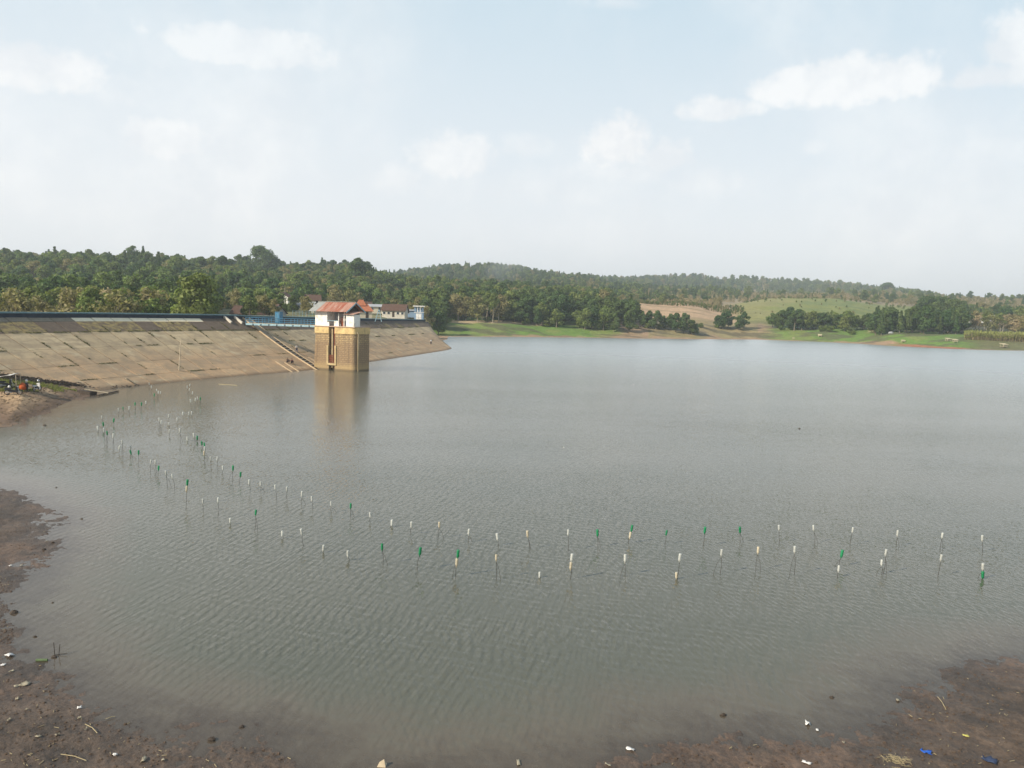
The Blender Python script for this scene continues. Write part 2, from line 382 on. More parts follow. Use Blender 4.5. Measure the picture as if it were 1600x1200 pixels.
YR = np.array([0, 100, 130, 150, 170, 190, 220, 260, 300, 330, 350, 365, 375, 385, 400, 420, 440, 460, 480, 500, 530, 560, 600, 640, 680, 720, 760, 800, 850, 900, 950, 1000, 1100, 1200, 1300, 1450, 1600, 1800, 2000, 2300, 2600, 3200, 4000, 6000.])
PXC = np.array(sorted(PROF)); TAB = np.zeros((len(PXC), len(YR)))
for i, px in enumerate(PXC):
    ys, zs = [0, 100], [0, 0]
    for (Y, sy, h) in PROF[px]:
        ys.append(Y); zs.append(h if sy is None else 12 + (yh(px) - sy) * Y / F - h)
    ys.append(4200); zs.append(50)
    TAB[i] = np.interp(YR, ys, zs)
UC = (PXC - 800) / F
def table(x, y):
    yy = np.maximum(y, 1.0); u = np.clip(x / yy, UC[0], UC[-1] - 1e-6); Yc = np.clip(yy, 0, YR[-1] - 1e-3)
    i = np.clip(np.searchsorted(UC, u, side='right') - 1, 0, len(UC) - 2); j = np.clip(np.searchsorted(YR, Yc, side='right') - 1, 0, len(YR) - 2)
    fu = (u - UC[i]) / (UC[i + 1] - UC[i]); fu = fu * fu * (3 - 2 * fu); fy = (Yc - YR[j]) / (YR[j + 1] - YR[j])
    return (TAB[i, j] * (1 - fu) + TAB[i + 1, j] * fu) * (1 - fy) + (TAB[i, j + 1] * (1 - fu) + TAB[i + 1, j + 1] * fu) * fy
# the dam footprint: land side of the crest
DX = np.array([DAM(s, 0).x for s in np.linspace(0, TOT, 120)]); DY = np.array([DAM(s, 0).y for s in np.linspace(0, TOT, 120)]); DZ = np.array([DAM(s, 0).z for s in np.linspace(0, TOT, 120)])
WX = np.array([DAM(s, 1).x for s in np.linspace(0, TOT, 120)]); WY = np.array([DAM(s, 1).y for s in np.linspace(0, TOT, 120)])
def height(x, y):
    s = sdist(x, y); r = np.hypot(x, y)
    T = table(x, y)
    far = ss(y, 100, 170)
    nb = (fbm(x * .9, y * .9, 4, 3) - .5) * .12 * (1 + ss(y, 60, 80)) + (fbm(x * 5.5, y * 5.5, 3, 9) - .5) * .075 * ss(120 - r, 0, 60)
    shore = np.where(s > 0, np.minimum(s, 30) * .035 + np.minimum(np.maximum(s, 0), 3) * .012, np.maximum(s * .045, -2.5))
    wav = s + (fbm(x * .35, y * .35, 4, 21) - .5) * .9
    shore_n = np.where(wav > 0, np.minimum(wav, 25) * .035, np.maximum(wav * .045, -2.5))
    z = np.where(y < 90, shore_n, shore) + nb * ss(s, -12, 1) * np.where(y < 120, 1, 0.0)
    # left shore: rises a little to the foot of the dam, with an undercut ledge of drift soil
    xw = np.interp(y, WY, WX)
    dm = xw - x                                    # metres behind the dam's water line
    left = ss(y, 60, 90) * ss(150 - y, 0, 20)
    cap = np.interp(y, [60, 100, 108, 113, 118, 124], [2.75, 2.75, 2.6, 1.7, .9, 0])
    z = z + left * np.minimum(np.maximum(s, 0) * .24, np.maximum(cap - .35, 0))
    ledge = ss(dm + (fbm(x * .4, y * .4, 3, 5) - .5) * 3.5, 1.0, 2.0) * left * ss(s, .5, 6)
    z = z - ledge * .2 + left * ss(s, 0, 4) * (fbm(x * 1.3, y * 1.3, 3, 31) - .5) * .35
    zb = z.copy()
    bump = (fbm(x * .02, y * .02, 4, 44) - .5) * 5 * ss(y, 430, 700)
    Tl = T + bump
    k = ss(s, 0, 30); z_far = np.where(s > 0, np.maximum(Tl * k, .03 * np.minimum(s, 30)) + (fbm(x * .12, y * .12, 4, 8) - .5) * 1.1 * ss(s, 0, 10), np.maximum(s * .06, -3))
    z = zb * (1 - far) + z_far * far
    # behind the crest of the dam
    xc = np.interp(y, DY, DX); zc = np.interp(y, DY, DZ)
    beh = xc - x
    ind = (y < 318)
    under = ss(dm, -1, 2) * ind                                     # below the dam body keep the ground low
    z = np.where(ind & (dm > np.where(y < 124, 10, 0)) & (beh < 5), np.minimum(z, -0.4), z)
    zl = np.where(x / np.maximum(y, 1) > -.38, zc - .25, 3.0)
    t = ss(beh, 5, 22)
    z = np.where(ind & (beh >= 5), (zc - 1.2) * (1 - t) + (T + (fbm(x * .1, y * .1, 3, 8) - .5) * .8) * t, z)
    # the bank the photographer stands on
    hill = 1 - ss(r, 2.5, 10.5)
    z = z * (1 - hill) + 10.3 * hill
    return z, s
# polar sheet
NA, NR = 800, 900
aa = np.concatenate([np.linspace(-75, -36, 60, endpoint=False), np.linspace(-36, 36, NA), np.linspace(36, 75, 61)[1:]]); aa = np.radians(aa)
rr_ = np.concatenate([np.geomspace(1.5, 17, 30, endpoint=False), np.geomspace(17, 60, 330, endpoint=False), np.geomspace(60, 300, 200, endpoint=False), np.geomspace(300, 700, 240, endpoint=False), np.geomspace(700, 5200, 110)])
RG, AG = np.meshgrid(rr_, aa, indexing='ij')
GX = (RG * np.sin(AG)); GY = (RG * np.cos(AG))
GZ, GS = height(GX, GY)
def grid_mesh(name, X, Y, Z):
    nr, na = X.shape; me = bpy.data.meshes.new(name)
    me.vertices.add(nr * na); me.vertices.foreach_set('co', np.stack([X, Y, Z], -1).astype(np.float32).ravel())
    idx = np.arange(nr * na).reshape(nr, na)
    q = np.stack([idx[:-1, :-1], idx[1:, :-1], idx[1:, 1:], idx[:-1, 1:]], -1).reshape(-1, 4)[:, ::-1]
    nf = len(q); me.loops.add(nf * 4); me.loops.foreach_set('vertex_index', q.ravel().astype(np.int32))
    me.polygons.add(nf); me.polygons.foreach_set('loop_start', np.arange(0, nf * 4, 4, dtype=np.int32))
    me.polygons.foreach_set('loop_total', np.full(nf, 4, dtype=np.int32)); me.polygons.foreach_set('use_smooth', np.ones(nf, bool))
    me.update(calc_edges=True); return me
def zones(x, y, s, z):
    """albedo of the ground by place"""
    C = np.zeros(x.shape + (3,)); yy = np.maximum(y, 1); px = 800 + F * x / yy
    def put(c, w): C[...] = C * (1 - w[..., None]) + np.array(c) * w[..., None]
    n1_ = fbm(x * .25, y * .25, 4, 51); n2_ = fbm(x * .03, y * .03, 4, 61); n3_ = fbm(x * .09, y * .05, 4, 71)
    C[...] = (.100, .071, .050)
    put((.135, .088, .059), ss(n1_, .45, .65) * .7)
    put((.066, .050, .037), ss(fbm(x * .7, y * .7, 3, 77), .52, .7) * .8)
    # left shore: dry tan
    lf = ss(y, 62, 80) * (px < 400)
    put((.30, .21, .125), lf * 1.0); put((.19, .125, .075), lf * ss(n1_, .5, .62) * .8); put((.13, .085, .055), lf * ss(3.2 - s, 0, 2.6))
    put((.13, .16, .05), lf * ss(fbm(x * .3, y * .3, 3, 91), .40, .52) * ss(s, 11, 15) * .85)
    xw = np.interp(y, WY, WX); dm = xw - x
    put((.035, .028, .022), lf * ss(dm + (fbm(x * .5, y * .5, 3, 5) - .5) * 5, 0.0, 1.4) * ss(fbm(x * .8, y * .8, 3, 92), .3, .5) * .9 * ss(s, 2, 6))  # burned vegetation and the ledge's shadow, painted together as one dark line
    # beyond the lake
    fr = ss(y, 250, 330)
    put((.30, .20, .12), fr)
    grass = ss(s + (n3_ - .5) * 26, 5, 11) * np.where(px < 1010, ss(1010 - px + (n2_ - .5) * 300, 0, 90), np.where(px > 1180, ss(px - 1190 + (n2_ - .5) * 120, 0, 50), 0.25))
    put((.115, .19, .036), fr * grass)
    put((.175, .20, .055), fr * grass * ss(n3_, .48, .62) * .7)
    put((.085, .075, .045), fr * ss(fbm(x * .05, y * .16, 4, 99), .53, .62) * .7 * ss(s, 3, 8))
    put((.31, .135, .07), fr * ss(px, 1385, 1420) * ss(15 - s, 0, 3) * ss(1530 - px, 0, 30))
    put((.16, .10, .06), fr * ss(px, 1390, 1450) * ss(3 - s, 0, 2))
    put((.12, .115, .05), fr * ss(px, 1490, 1540) * ss(s, 3, 8) * .9)
    # path at the foot of the trees on the left, tan soil
    put((.38, .28, .17), fr * ss(s, 33, 37) * ss(52 - s, 0, 5) * (px < 860) * .9)
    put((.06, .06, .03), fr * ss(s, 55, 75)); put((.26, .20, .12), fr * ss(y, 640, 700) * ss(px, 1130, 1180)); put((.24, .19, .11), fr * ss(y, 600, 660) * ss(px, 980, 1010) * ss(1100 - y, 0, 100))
    tan = ss(px, 955, 985) * ss(1165 - px, 0, 20) * ss(s, 50, 66) * ss(650 - y, 0, 40)
    put((.40, .27, .16), fr * tan); put((.24, .17, .09), fr * tan * ss(np.sin(y * .22 + n2_ * 7), .2, .8) * .6)
    mound = ss(px, 1135, 1165) * ss(1440 - px, 0, 30) * ss(y, 500, 545) * ss(880 - y, 0, 30)
    put((.17, .185, .052), fr * mound); put((.215, .20, .07), fr * mound * ss(1250 - px + (n2_ - .5) * 150, 0, 60) * .9)
    put((.105, .145, .042), fr * mound * ss(n3_, .48, .6) * .6 * ss(px, 1230, 1260))
    # behind the dam
    bh = (s > 2) & (y < 380) & (y > 120) & (px < 690) & (dm > 10)
    put((.16, .16, .065), bh * 1.0); put((.24, .19, .11), bh * ss(n1_, .5, .6) * .6)
    # bank under the camera
    put((.16, .13, .07), 1 - ss(np.hypot(x, y), 5, 11))
    return C
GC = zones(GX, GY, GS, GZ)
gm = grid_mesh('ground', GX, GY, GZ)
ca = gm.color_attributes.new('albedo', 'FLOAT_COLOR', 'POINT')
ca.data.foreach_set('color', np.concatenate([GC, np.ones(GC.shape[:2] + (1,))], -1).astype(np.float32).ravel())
m, t, out = newmat('ground_soil')
g = t.n('ShaderNodeNewGeometry'); pos = g.outputs['Position']
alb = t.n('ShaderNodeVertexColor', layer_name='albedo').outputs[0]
dist = t.vm('LENGTH', pos, out=1)
nearw = t.rng(dist, 40, 140, 1, 0)
fine = t.noise(pos, 9, 7, .68); mid = t.noise(pos, 1.4, 5, .6); farn = t.noise(pos, .35, 5, .65)
vv = t.math('ADD', t.math('MULTIPLY', t.rng(fine, .3, .7, -.38, .38), nearw), t.math('ADD', t.rng(mid, .3, .7, -.22, .22), t.rng(farn, .3, .7, -.2, .2)))
cc = t.vm('SCALE', alb, scale=t.math('ADD', 1.0, vv))
zz = t.n('ShaderNodeSeparateXYZ', i_0=pos).outputs[2]
wet = t.math('MULTIPLY', t.rng(zz, .02, .22, 1, 0), nearw)
cc = t.vm('SCALE', cc, scale=t.rng(wet, 0, 1, 1, .86))
p = t.n('ShaderNodeBsdfPrincipled', i_Base_Color=cc, i_Roughness=t.rng(wet, 0, 1, .93, .45)); p.inputs['Specular IOR Level'].default_value = .3
b = t.n('ShaderNodeBump', i_Height=t.math('ADD', t.math('MULTIPLY', fine, .05), t.math('MULTIPLY', mid, .09))); b.inputs['Strength'].default_value = .9; b.inputs['Distance'].default_value = 1.0
t.t.links.new(b.outputs[0], p.inputs['Normal']); t.t.links.new(p.outputs[0], out.inputs[0])
gm.materials.append(m); tag(link('ground', gm), kind='structure')
def hz(x, y):          # ground height, read off the sheet itself
    r = math.hypot(x, y); a = math.atan2(x, y); i = int(np.clip(np.searchsorted(rr_, r) - 1, 0, len(rr_) - 2)); j = int(np.clip(np.searchsorted(aa, a) - 1, 0, len(aa) - 2))
    fi = (r - rr_[i]) / (rr_[i + 1] - rr_[i]); fj = (a - aa[j]) / (aa[j + 1] - aa[j])
    return float((GZ[i, j] * (1 - fi) + GZ[i + 1, j] * fi) * (1 - fj) + (GZ[i, j + 1] * (1 - fi) + GZ[i + 1, j + 1] * fi) * fj)

def ground_hit(px, py, d0=14.0, d1=700.0):       # first point of the ground seen at a pixel
    d = ray(px, py); k = d0; prev = d0
    while k < d1:
        q = CAM + d * (k / d.y)
        if q.z < hz(q.x, q.y): break
        prev = k; k *= 1.006
    for _ in range(10):
        m_ = (prev + k) / 2; q = CAM + d * (m_ / d.y)
        if q.z < hz(q.x, q.y): k = m_
        else: prev = m_
    return CAM + d * (k / d.y)
# ------------------------------------------------------------------ water
ra = np.concatenate([np.geomspace(15, 60, 170, endpoint=False), np.geomspace(60, 560, 170)]); wa = np.radians(np.linspace(-72, 72, 420))
RW, AW = np.meshgrid(ra, wa, indexing='ij'); X_, Y_ = RW * np.sin(AW), RW * np.cos(AW)
hw, sw = height(X_, Y_)
wm = grid_mesh('water', X_, Y_, np.zeros_like(X_))
a_ = wm.attributes.new('depth', 'FLOAT', 'POINT'); a_.data.foreach_set('value', np.clip(-hw, -1, 5).astype(np.float32).ravel())
m, t, out = newmat('lake_water')
pos = t.n('ShaderNodeNewGeometry').outputs['Position']; dist = t.vm('LENGTH', pos, out=1)
dep = t.n('ShaderNodeAttribute', attribute_name='depth').outputs['Fac']
wv = None
for (dx, dy, lam, amp, sd_, ws) in [(1, -.12, .38, .20, .16, 13.0), (1, -.45, .50, .10, .12, 11.0), (1, .30, .26, .18, .22, 8.0), (1, -.2, .19, .16, .3, 7.0), (.35, 1, .5, .08, .2, 7.0)]:
    k = 2 * math.pi / lam; dn_ = Vector((dx, dy, 0)).normalized()
    ph = t.math('ADD', t.vm('DOT_PRODUCT', pos, tuple(dn_ * k), out=1), t.math('MULTIPLY', t.noise(pos, sd_, 3, .5), ws * 2.2))
    s_ = t.math('SUBTRACT', t.math('POWER', t.math('MULTIPLY_ADD', t.math('SINE', ph), .5, .5), 2.5), .3)      # narrow crests, broad troughs
    am = t.math('MULTIPLY', t.math('MULTIPLY', s_, amp), t.rng(t.noise(pos, .42 + sd_, 3, .6), .36, .64, .05, 1.5))
    am = t.math('MULTIPLY', am, t.rng(dist, 30, 110, 1.0, .2))
    v_ = t.vm('SCALE', tuple(dn_), scale=am); wv = v_ if wv is None else t.vm('ADD', wv, v_)
mp = t.n('ShaderNodeMapping', i_Vector=pos); mp.inputs['Scale'].default_value = (1.15, .8, 1); mp.inputs['Rotation'].default_value = (0, 0, .15)
def slopes(scale, amp, det):
    nz = t.noise(mp.outputs[0], scale, det, .6, out=1)
    return t.vm('MULTIPLY', t.vm('SUBTRACT', nz, (.5, .5, .5)), (amp, amp, 0))
wv = t.vm('ADD', wv, slopes(4.5, .30, 3)); wv = t.vm('ADD', wv, slopes(15.0, .32, 2))
mp2 = t.n('ShaderNodeMapping', i_Vector=pos); mp2.inputs['Scale'].default_value = (.5, 1.5, 1)
calm = t.rng(t.noise(mp2.outputs[0], .022, 4, .6), .36, .62, .42, 1.1)
wv = t.vm('SCALE', wv, scale=t.math('MULTIPLY', calm, t.rng(dep, 0.0, .35, .25, 1.0)))
nrm = t.vm('NORMALIZE', t.vm('ADD', wv, (0, 0, 1)))
mur = t.noise(pos, .08, 3, .5)
deep = t.mix(t.rng(mur, .35, .65), (.086, .086, .063), (.100, .096, .070))
deep = t.mix(t.rng(dep, .0, .20, .95, 0), deep, (.132, .100, .074))
dif = t.n('ShaderNodeBsdfDiffuse', i_Color=deep, i_Normal=nrm)
tra = t.n('ShaderNodeBsdfTransparent', i_Color=(.90, .86, .78, 1))
body = t.n('ShaderNodeMixShader', i_0=t.rng(dep, -.01, .10, .40, 1.0)); t.t.links.new(tra.outputs[0], body.inputs[1]); t.t.links.new(dif.outputs[0], body.inputs[2])
gl = t.n('ShaderNodeBsdfGlossy', i_Roughness=t.rng(dist, 30, 260, .07, .30), i_Normal=nrm); gl.inputs['Color'].default_value = (.97, .96, .935, 1)
fr = t.n('ShaderNodeFresnel', i_Normal=nrm); fr.inputs['IOR'].default_value = 1.333
fx = t.n('ShaderNodeMixShader', i_0=fr.outputs[0]); t.t.links.new(body.outputs[0], fx.inputs[1]); t.t.links.new(gl.outputs[0], fx.inputs[2])
t.t.links.new(fx.outputs[0], out.inputs[0])
wm.materials.append(m); tag(link('water', wm), kind='structure')

# ------------------------------------------------------------------ haze
hm, t, out = newmat('haze')
pv = t.n('ShaderNodeVolumePrincipled'); pv.inputs['Color'].default_value = (.84, .91, .98, 1); pv.inputs['Density'].default_value = 0.00022; pv.inputs['Anisotropy'].default_value = .25
t.t.links.new(pv.outputs[0], out.inputs['Volume'])
tag(MB().box((-5600, -60, -5.0), (5600, 5600, 175)).build('haze', hm), 'pale blue haze in the air over lake and hills', kind='stuff')

#@@DAM
# ------------------------------------------------------------------ dam
m, t, out = newmat('slab_concrete')
pos = t.n('ShaderNodeNewGeometry').outputs['Position']; oi = t.n('ShaderNodeObjectInfo').outputs['Random']
zz = t.n('ShaderNodeSeparateXYZ', i_0=pos).outputs[2]
n_a = t.noise(pos, .55, 6, .65); n_b = t.noise(pos, 3.2, 5, .65); n_c = t.noise(pos, .12, 3, .5)
hi = t.mix(t.rng(oi, 0, 1), (.50, .395, .245), (.40, .31, .19)); lo = t.mix(t.rng(oi, 0, 1), (.46, .315, .185), (.38, .255, .15))
cc = t.mix(t.rng(t.math('ADD', zz, t.math('MULTIPLY', n_c, 3)), 4.2, 6.6), lo, hi)
mpz = t.n('ShaderNodeMapping', i_Vector=pos); mpz.inputs['Scale'].default_value = (.10, .10, 1.7); band_ = t.noise(mpz.outputs[0], 1.0, 5, .6)
cc = t.mix(t.rng(band_, .46, .60, 0, .55), cc, (.27, .205, .135))
cc = t.mix(t.rng(n_a, .46, .62, 0, .65), cc, (.25, .195, .13))
cc = t.mix(t.rng(t.noise(pos, .28, 6, .7), .56, .68, 0, .6), cc, (.50, .43, .29))
cc = t.mix(t.rng(n_b, .56, .70, 0, .5), cc, (.20, .155, .10))
cc = t.mix(t.rng(zz, .1, .45, .75, 0), cc, (.14, .10, .065))
p = t.n('ShaderNodeBsdfPrincipled', i_Base_Color=cc, i_Roughness=.92); p.inputs['Specular IOR Level'].default_value = .2
b = t.n('ShaderNodeBump', i_Height=n_b); b.inputs['Strength'].default_value = .5; b.inputs['Distance'].default_value = .08
t.t.links.new(b.outputs[0], p.inputs['Normal']); t.t.links.new(p.outputs[0], out.inputs[0]); M['slab'] = m
def darkslab(name, c1, c2, c3, lo_, hi_):
    m, t, out = newmat(name)
    pos = t.n('ShaderNodeNewGeometry').outputs['Position']
    a = t.noise(pos, 1.1, 6, .7); b_ = t.noise(pos, 4.5, 4, .6)
    cc = t.mix(t.rng(a, lo_, hi_), c1, c2); cc = t.mix(t.rng(b_, .5, .68, 0, .7), cc, c3)
    p = t.n('ShaderNodeBsdfPrincipled', i_Base_Color=cc, i_Roughness=.95); p.inputs['Specular IOR Level'].default_value = .2
    b = t.n('ShaderNodeBump', i_Height=b_); b.inputs['Strength'].default_value = .6; b.inputs['Distance'].default_value = .08
    t.t.links.new(b.outputs[0], p.inputs['Normal']); t.t.links.new(p.outputs[0], out.inputs[0]); M[name] = m
darkslab('slab_dark', (.115, .088, .066), (.15, .115, .085), (.09, .07, .052), .4, .6)
darkslab('slab_weedy', (.125, .095, .068), (.27, .21, .095), (.17, .155, .065), .44, .56)
darkslab('slab_grey', (.25, .215, .16), (.19, .16, .115), (.30, .25, .18), .4, .6)
darkslab('slab_new', (.78, .68, .48), (.85, .75, .55), (.62, .53, .38), .4, .6)
dam = empty('dam', DAM(sof(4), 0), 0, 'long curved dam faced with tan concrete slabs beside the lake', 'dam')
inv = -dam.location
def dbuild(mb, name, mtl, parent=dam, **k):
    mb.v = [tuple(Vector(p) + inv) for p in mb.v]; return mb.build(name, mtl, parent, **k)
S0 = sof(1.2); S1 = TOT
# body
mb = MB(); NS = 400
for i in range(NS + 1):
    s = TOT * i / NS; al, bk = dam_frame(s); c = DAM(s, 0)
    ring = [DAM(s, 1.25, -.04), DAM(s, .75, -.04), DAM(s, .5, -.04), DAM(s, .25, -.04), DAM(s, 0, -.04), c + bk * 4.6 + Vector((0, 0, -.1)), c + bk * 9 + Vector((0, 0, -3.5)), c + bk * 9 + Vector((0, 0, -12))]
    mb.v += [tuple(p) for p in ring]
for i in range(NS):
    for k in range(7): a = i * 8 + k; mb.f.append((a, a + 1, a + 9, a + 8))
mb.f.append(tuple(NS * 8 + k for k in range(8)))
darkslab('joint_soil', (.075, .058, .036), (.11, .085, .05), (.06, .045, .03), .4, .6)
dbuild(mb, 'embankment', M['joint_soil'])
VROW = [0.0, .055, .21, .43, .66, .86, 1.22]
s = S0; slabs = []
wid = []
while s < S1 - .5:
    u = uof(s); w = 3.8 if u < 5 else 5.2
    w = min(w, S1 - s); wid.append((s, s + w)); s += w
for ci, (s0, s1) in enumerate(wid):
    sm = (s0 + s1) / 2; c0 = DAM(sm, 0); pxm = 800 + F * c0.x / c0.y; rowj = rnd.random()
    for ri in range(6):
        v0, v1 = VROW[ri], VROW[ri + 1]; g = .085; gv = rnd.choice((.006, .012, .02)) / 22
        gs = g; jit = rnd.uniform(.0, .035)
        nu, nv = 2, 3
        mb = MB()
        for i in range(nu + 1):
            for j in range(nv + 1):
                ss_ = s0 + gs + (s1 - s0 - 2 * gs) * i / nu; vv_ = v0 + gv * 2 + (v1 - v0 - 4 * gv) * j / nv
                e = (i in (0, nu)) or (j in (0, nv))
                mb.v.append(tuple(DAM(ss_, vv_, jit)))
        top = len(mb.v)
        fs = [(i * (nv + 1) + j, i * (nv + 1) + j + 1, (i + 1) * (nv + 1) + j + 1, (i + 1) * (nv + 1) + j) for i in range(nu) for j in range(nv)]
        mb.f += fs
        rim = [(0, j) for j in range(nv + 1)] + [(i, nv) for i in range(1, nu + 1)] + [(nu, j) for j in range(nv - 1, -1, -1)] + [(i, 0) for i in range(nu - 1, 0, -1)]
        lowv = []
        for (i, j) in rim:
            ss_ = s0 + gs + (s1 - s0 - 2 * gs) * i / nu; vv_ = v0 + gv * 2 + (v1 - v0 - 4 * gv) * j / nv
            lowv.append(len(mb.v)); mb.v.append(tuple(DAM(ss_, vv_, -.2)))
        for k in range(len(rim)):
            a = rim[k][0] * (nv + 1) + rim[k][1]; b2 = rim[(k + 1) % len(rim)]; b2 = b2[0] * (nv + 1) + b2[1]
            mb.f.append((a, lowv[k], lowv[(k + 1) % len(rim)], b2))
        if ri == 0: mt_ = M['slab_new'] if 98 < pxm < 306 else (M['slab_grey'] if pxm < 98 else M['slab_dark'])
        elif ri == 1: mt_ = M['slab_weedy'] if (ci % 4 in (1, 2) and pxm < 290) or rnd.random() < .12 else M['slab_dark']
        else: mt_ = M['slab']
        dbuild(mb, 'concrete_slab', mt_)
# parapet along the crest, with its painted cap rail
for (ua, ub) in ((0.6, 8.6),):
    sa, sb = sof(ua), sof(ub)
    wall, cap = MB(), MB(); n = 110
    for i in range(n + 1):
        s = sa + (sb - sa) * i / n; al, bk = dam_frame(s); c = DAM(s, 0)
        hh = .62 if uof(s) < 4 else .50
        for (o_, zz_) in ((.15, -.2), (.15, hh), (.42, hh), (.42, -.2)): wall.v.append(tuple(c + bk * o_ + Vector((0, 0, zz_))))
        for (o_, zz_) in ((.02, hh + .003), (.02, hh + .2), (.55, hh + .24), (.55, hh + .003)): cap.v.append(tuple(c + bk * o_ + Vector((0, 0, zz_))))
    for mbx in (wall, cap):
        for i in range(n):
            for k in range(4): a = i * 4; mbx.f.append((a + k, a + (k + 1) % 4, a + 4 + (k + 1) % 4, a + 4 + k))
        mbx.f += [(0, 1, 2, 3), (n * 4 + 3, n * 4 + 2, n * 4 + 1, n * 4)]
    par = empty('parapet', DAM(sof(2.5), 0), 0, 'low dark blue parapet with teal cap along the dam crest', 'parapet')
    for mbx, nm, mtx in ((wall, 'parapet_wall', M['navy_wall']), (cap, 'cap_rail', M['teal_paint'])):
        mbx.v = [tuple(Vector(p) - par.location) for p in mbx.v]; mbx.build(nm, mtx, par)
# weeds growing in the joints
mb = MB()
def tuft(p, h, n=3, w=.07):
    for k in range(n):
        a = rnd.uniform(0, 6.28); d = Vector((math.cos(a), math.sin(a), 0)); q = p + Vector((rnd.uniform(-.14, .14), rnd.uniform(-.14, .14), 0))
        mb.add([q - d * w, q + d * w, q + Vector((rnd.uniform(-.12, .12), rnd.uniform(-.12, .12), h * rnd.uniform(.6, 1.1)))], [(0, 1, 2)])
for (s0, s1) in wid:
    if uof(s0) > 7: continue
    near = uof(s0) < 4.4
    for k in range(5):
        pr = (.85, .62, .42, .22, .12)[k] if near else (.5, .2, .08, .05, .0)[k]
        if rnd.random() < pr:                                    # downslope joint
            v0, v1 = VROW[k + 1 if k else 1] , VROW[min(k + 2, 6)]; a, b_ = sorted((rnd.uniform(v0, v1), rnd.uniform(v0, v1))); 
            for i in range(int((b_ - a) * 22 / .10)): tuft(DAM(s0 + rnd.gauss(0, .06), a + (b_ - a) * rnd.random()), rnd.uniform(.08, .26) * (1.3 if k < 2 else .8), 3, .05)
        if rnd.random() < (.85, .55, .35, .2, .15)[k] * (1 if near else .35):
            vv_ = VROW[k + 2] if k < 4 else VROW[5]; a, b_ = s0 + rnd.choice((0, 0, .6, 1.4)), s1 - rnd.choice((0, 0, .6, 1.4))
            for i in range(int((b_ - a) / .07)): tuft(DAM(a + (b_ - a) * rnd.random(), vv_ + rnd.gauss(0, .0015)), rnd.uniform(.08, .20) * (1.5 if k < 2 else 1), 3, .05)
M['weed'] = foliage('weed', [(.055, .065, .022), (.085, .080, .030), (.11, .095, .04)])
tag(mb.build('weeds', M['weed']), 'dark green weeds growing in the slab joints of the dam', 'weeds', kind='stuff')
# staircase down the slope, beside it two pale sloping rails
SS = sof(4.02)
al, bk = dam_frame(SS)
M['kerb'] = mat('kerb', (.50, .38, .24), .9, .25, 1.5)
st = empty('staircase', DAM(SS, 0), 0, 'concrete stairway with pale kerbs running down the dam face to the lake', 'stairs')
def sb_(mb, nm, mtl, parent=st): mb.v = [tuple(Vector(p) - st.location) for p in mb.v]; return mb.build(nm, mtl, parent)
def slopebar(s, v0, v1, w, h0, h1, n=14):
    mb = MB()
    for i in range(n + 1):
        v = v0 + (v1 - v0) * i / n
        for (ds, up) in ((-w / 2, h0), (w / 2, h0), (w / 2, h1), (-w / 2, h1)): mb.v.append(tuple(DAM(s + ds, v, up)))
    for i in range(n):
        for k in range(4): a = i * 4; mb.f.append((a + k, a + (k + 1) % 4, a + 4 + (k + 1) % 4, a + 4 + k))
    mb.f += [(0, 1, 2, 3), (n * 4 + 3, n * 4 + 2, n * 4 + 1, n * 4)]
    return mb
sb_(slopebar(SS - .95, -.01, 1.12, .20, .04, .26), 'kerb', M['kerb'])
sb_(slopebar(SS + .95, -.01, 1.12, .22, .04, .24), 'kerb', M['kerb'])
for i in range(46):
    v0 = i / 44.0; a = DAM(SS - .8, v0); b_ = DAM(SS + .8, v0); c = DAM(SS + .8, v0 + 1 / 44.0 * .62); d = DAM(SS - .8, v0 + 1 / 44.0 * .62)
    zt = a.z + .10; lo_ = [Vector((p.x, p.y, min(a.z, c.z) - .12)) for p in (a, b_, c, d)]; hi_ = [Vector((p.x, p.y, zt)) for p in (a, b_, c, d)]
    mb = MB().hexa(lo_, hi_); sb_(mb, 'step', M['wood_dark'] if i > 18 and i % 2 else M['concrete'])
for k, (s_, a, b_) in enumerate([(sof(3.80), -.02, .09), (sof(3.90), -.02, .10)]):
    o = slopebar(s_, a, b_, .35, .08, .5, 4)
    c = DAM(s_, 0); o.v = [tuple(Vector(p) - c) for p in o.v]; o = o.build('sloping_beam', M['concrete_pale']); o.location = c
    tag(o, ['pale concrete beam on the crest, farther left of the stairway top', 'pale concrete beam on the crest, right beside the stairway top'][k], 'beam', 'pale beams at the top of the stairway')
for k, (s_, a, b_) in enumerate([(sof(3.72), .80, 1.08), (sof(3.79), .83, 1.08)]):
    o = slopebar(s_, a, b_, .22, .04, .18, 5); c = DAM(s_, a); o.v = [tuple(Vector(p) - c) for p in o.v]; o = o.build('slipway_rail', M['kerb']); o.location = c
    tag(o, ['pale slipway rail near the water, left one below the seated pair', 'pale slipway rail near the water, right one below the seated pair'][k], 'rail', 'slipway rails on the dam face')

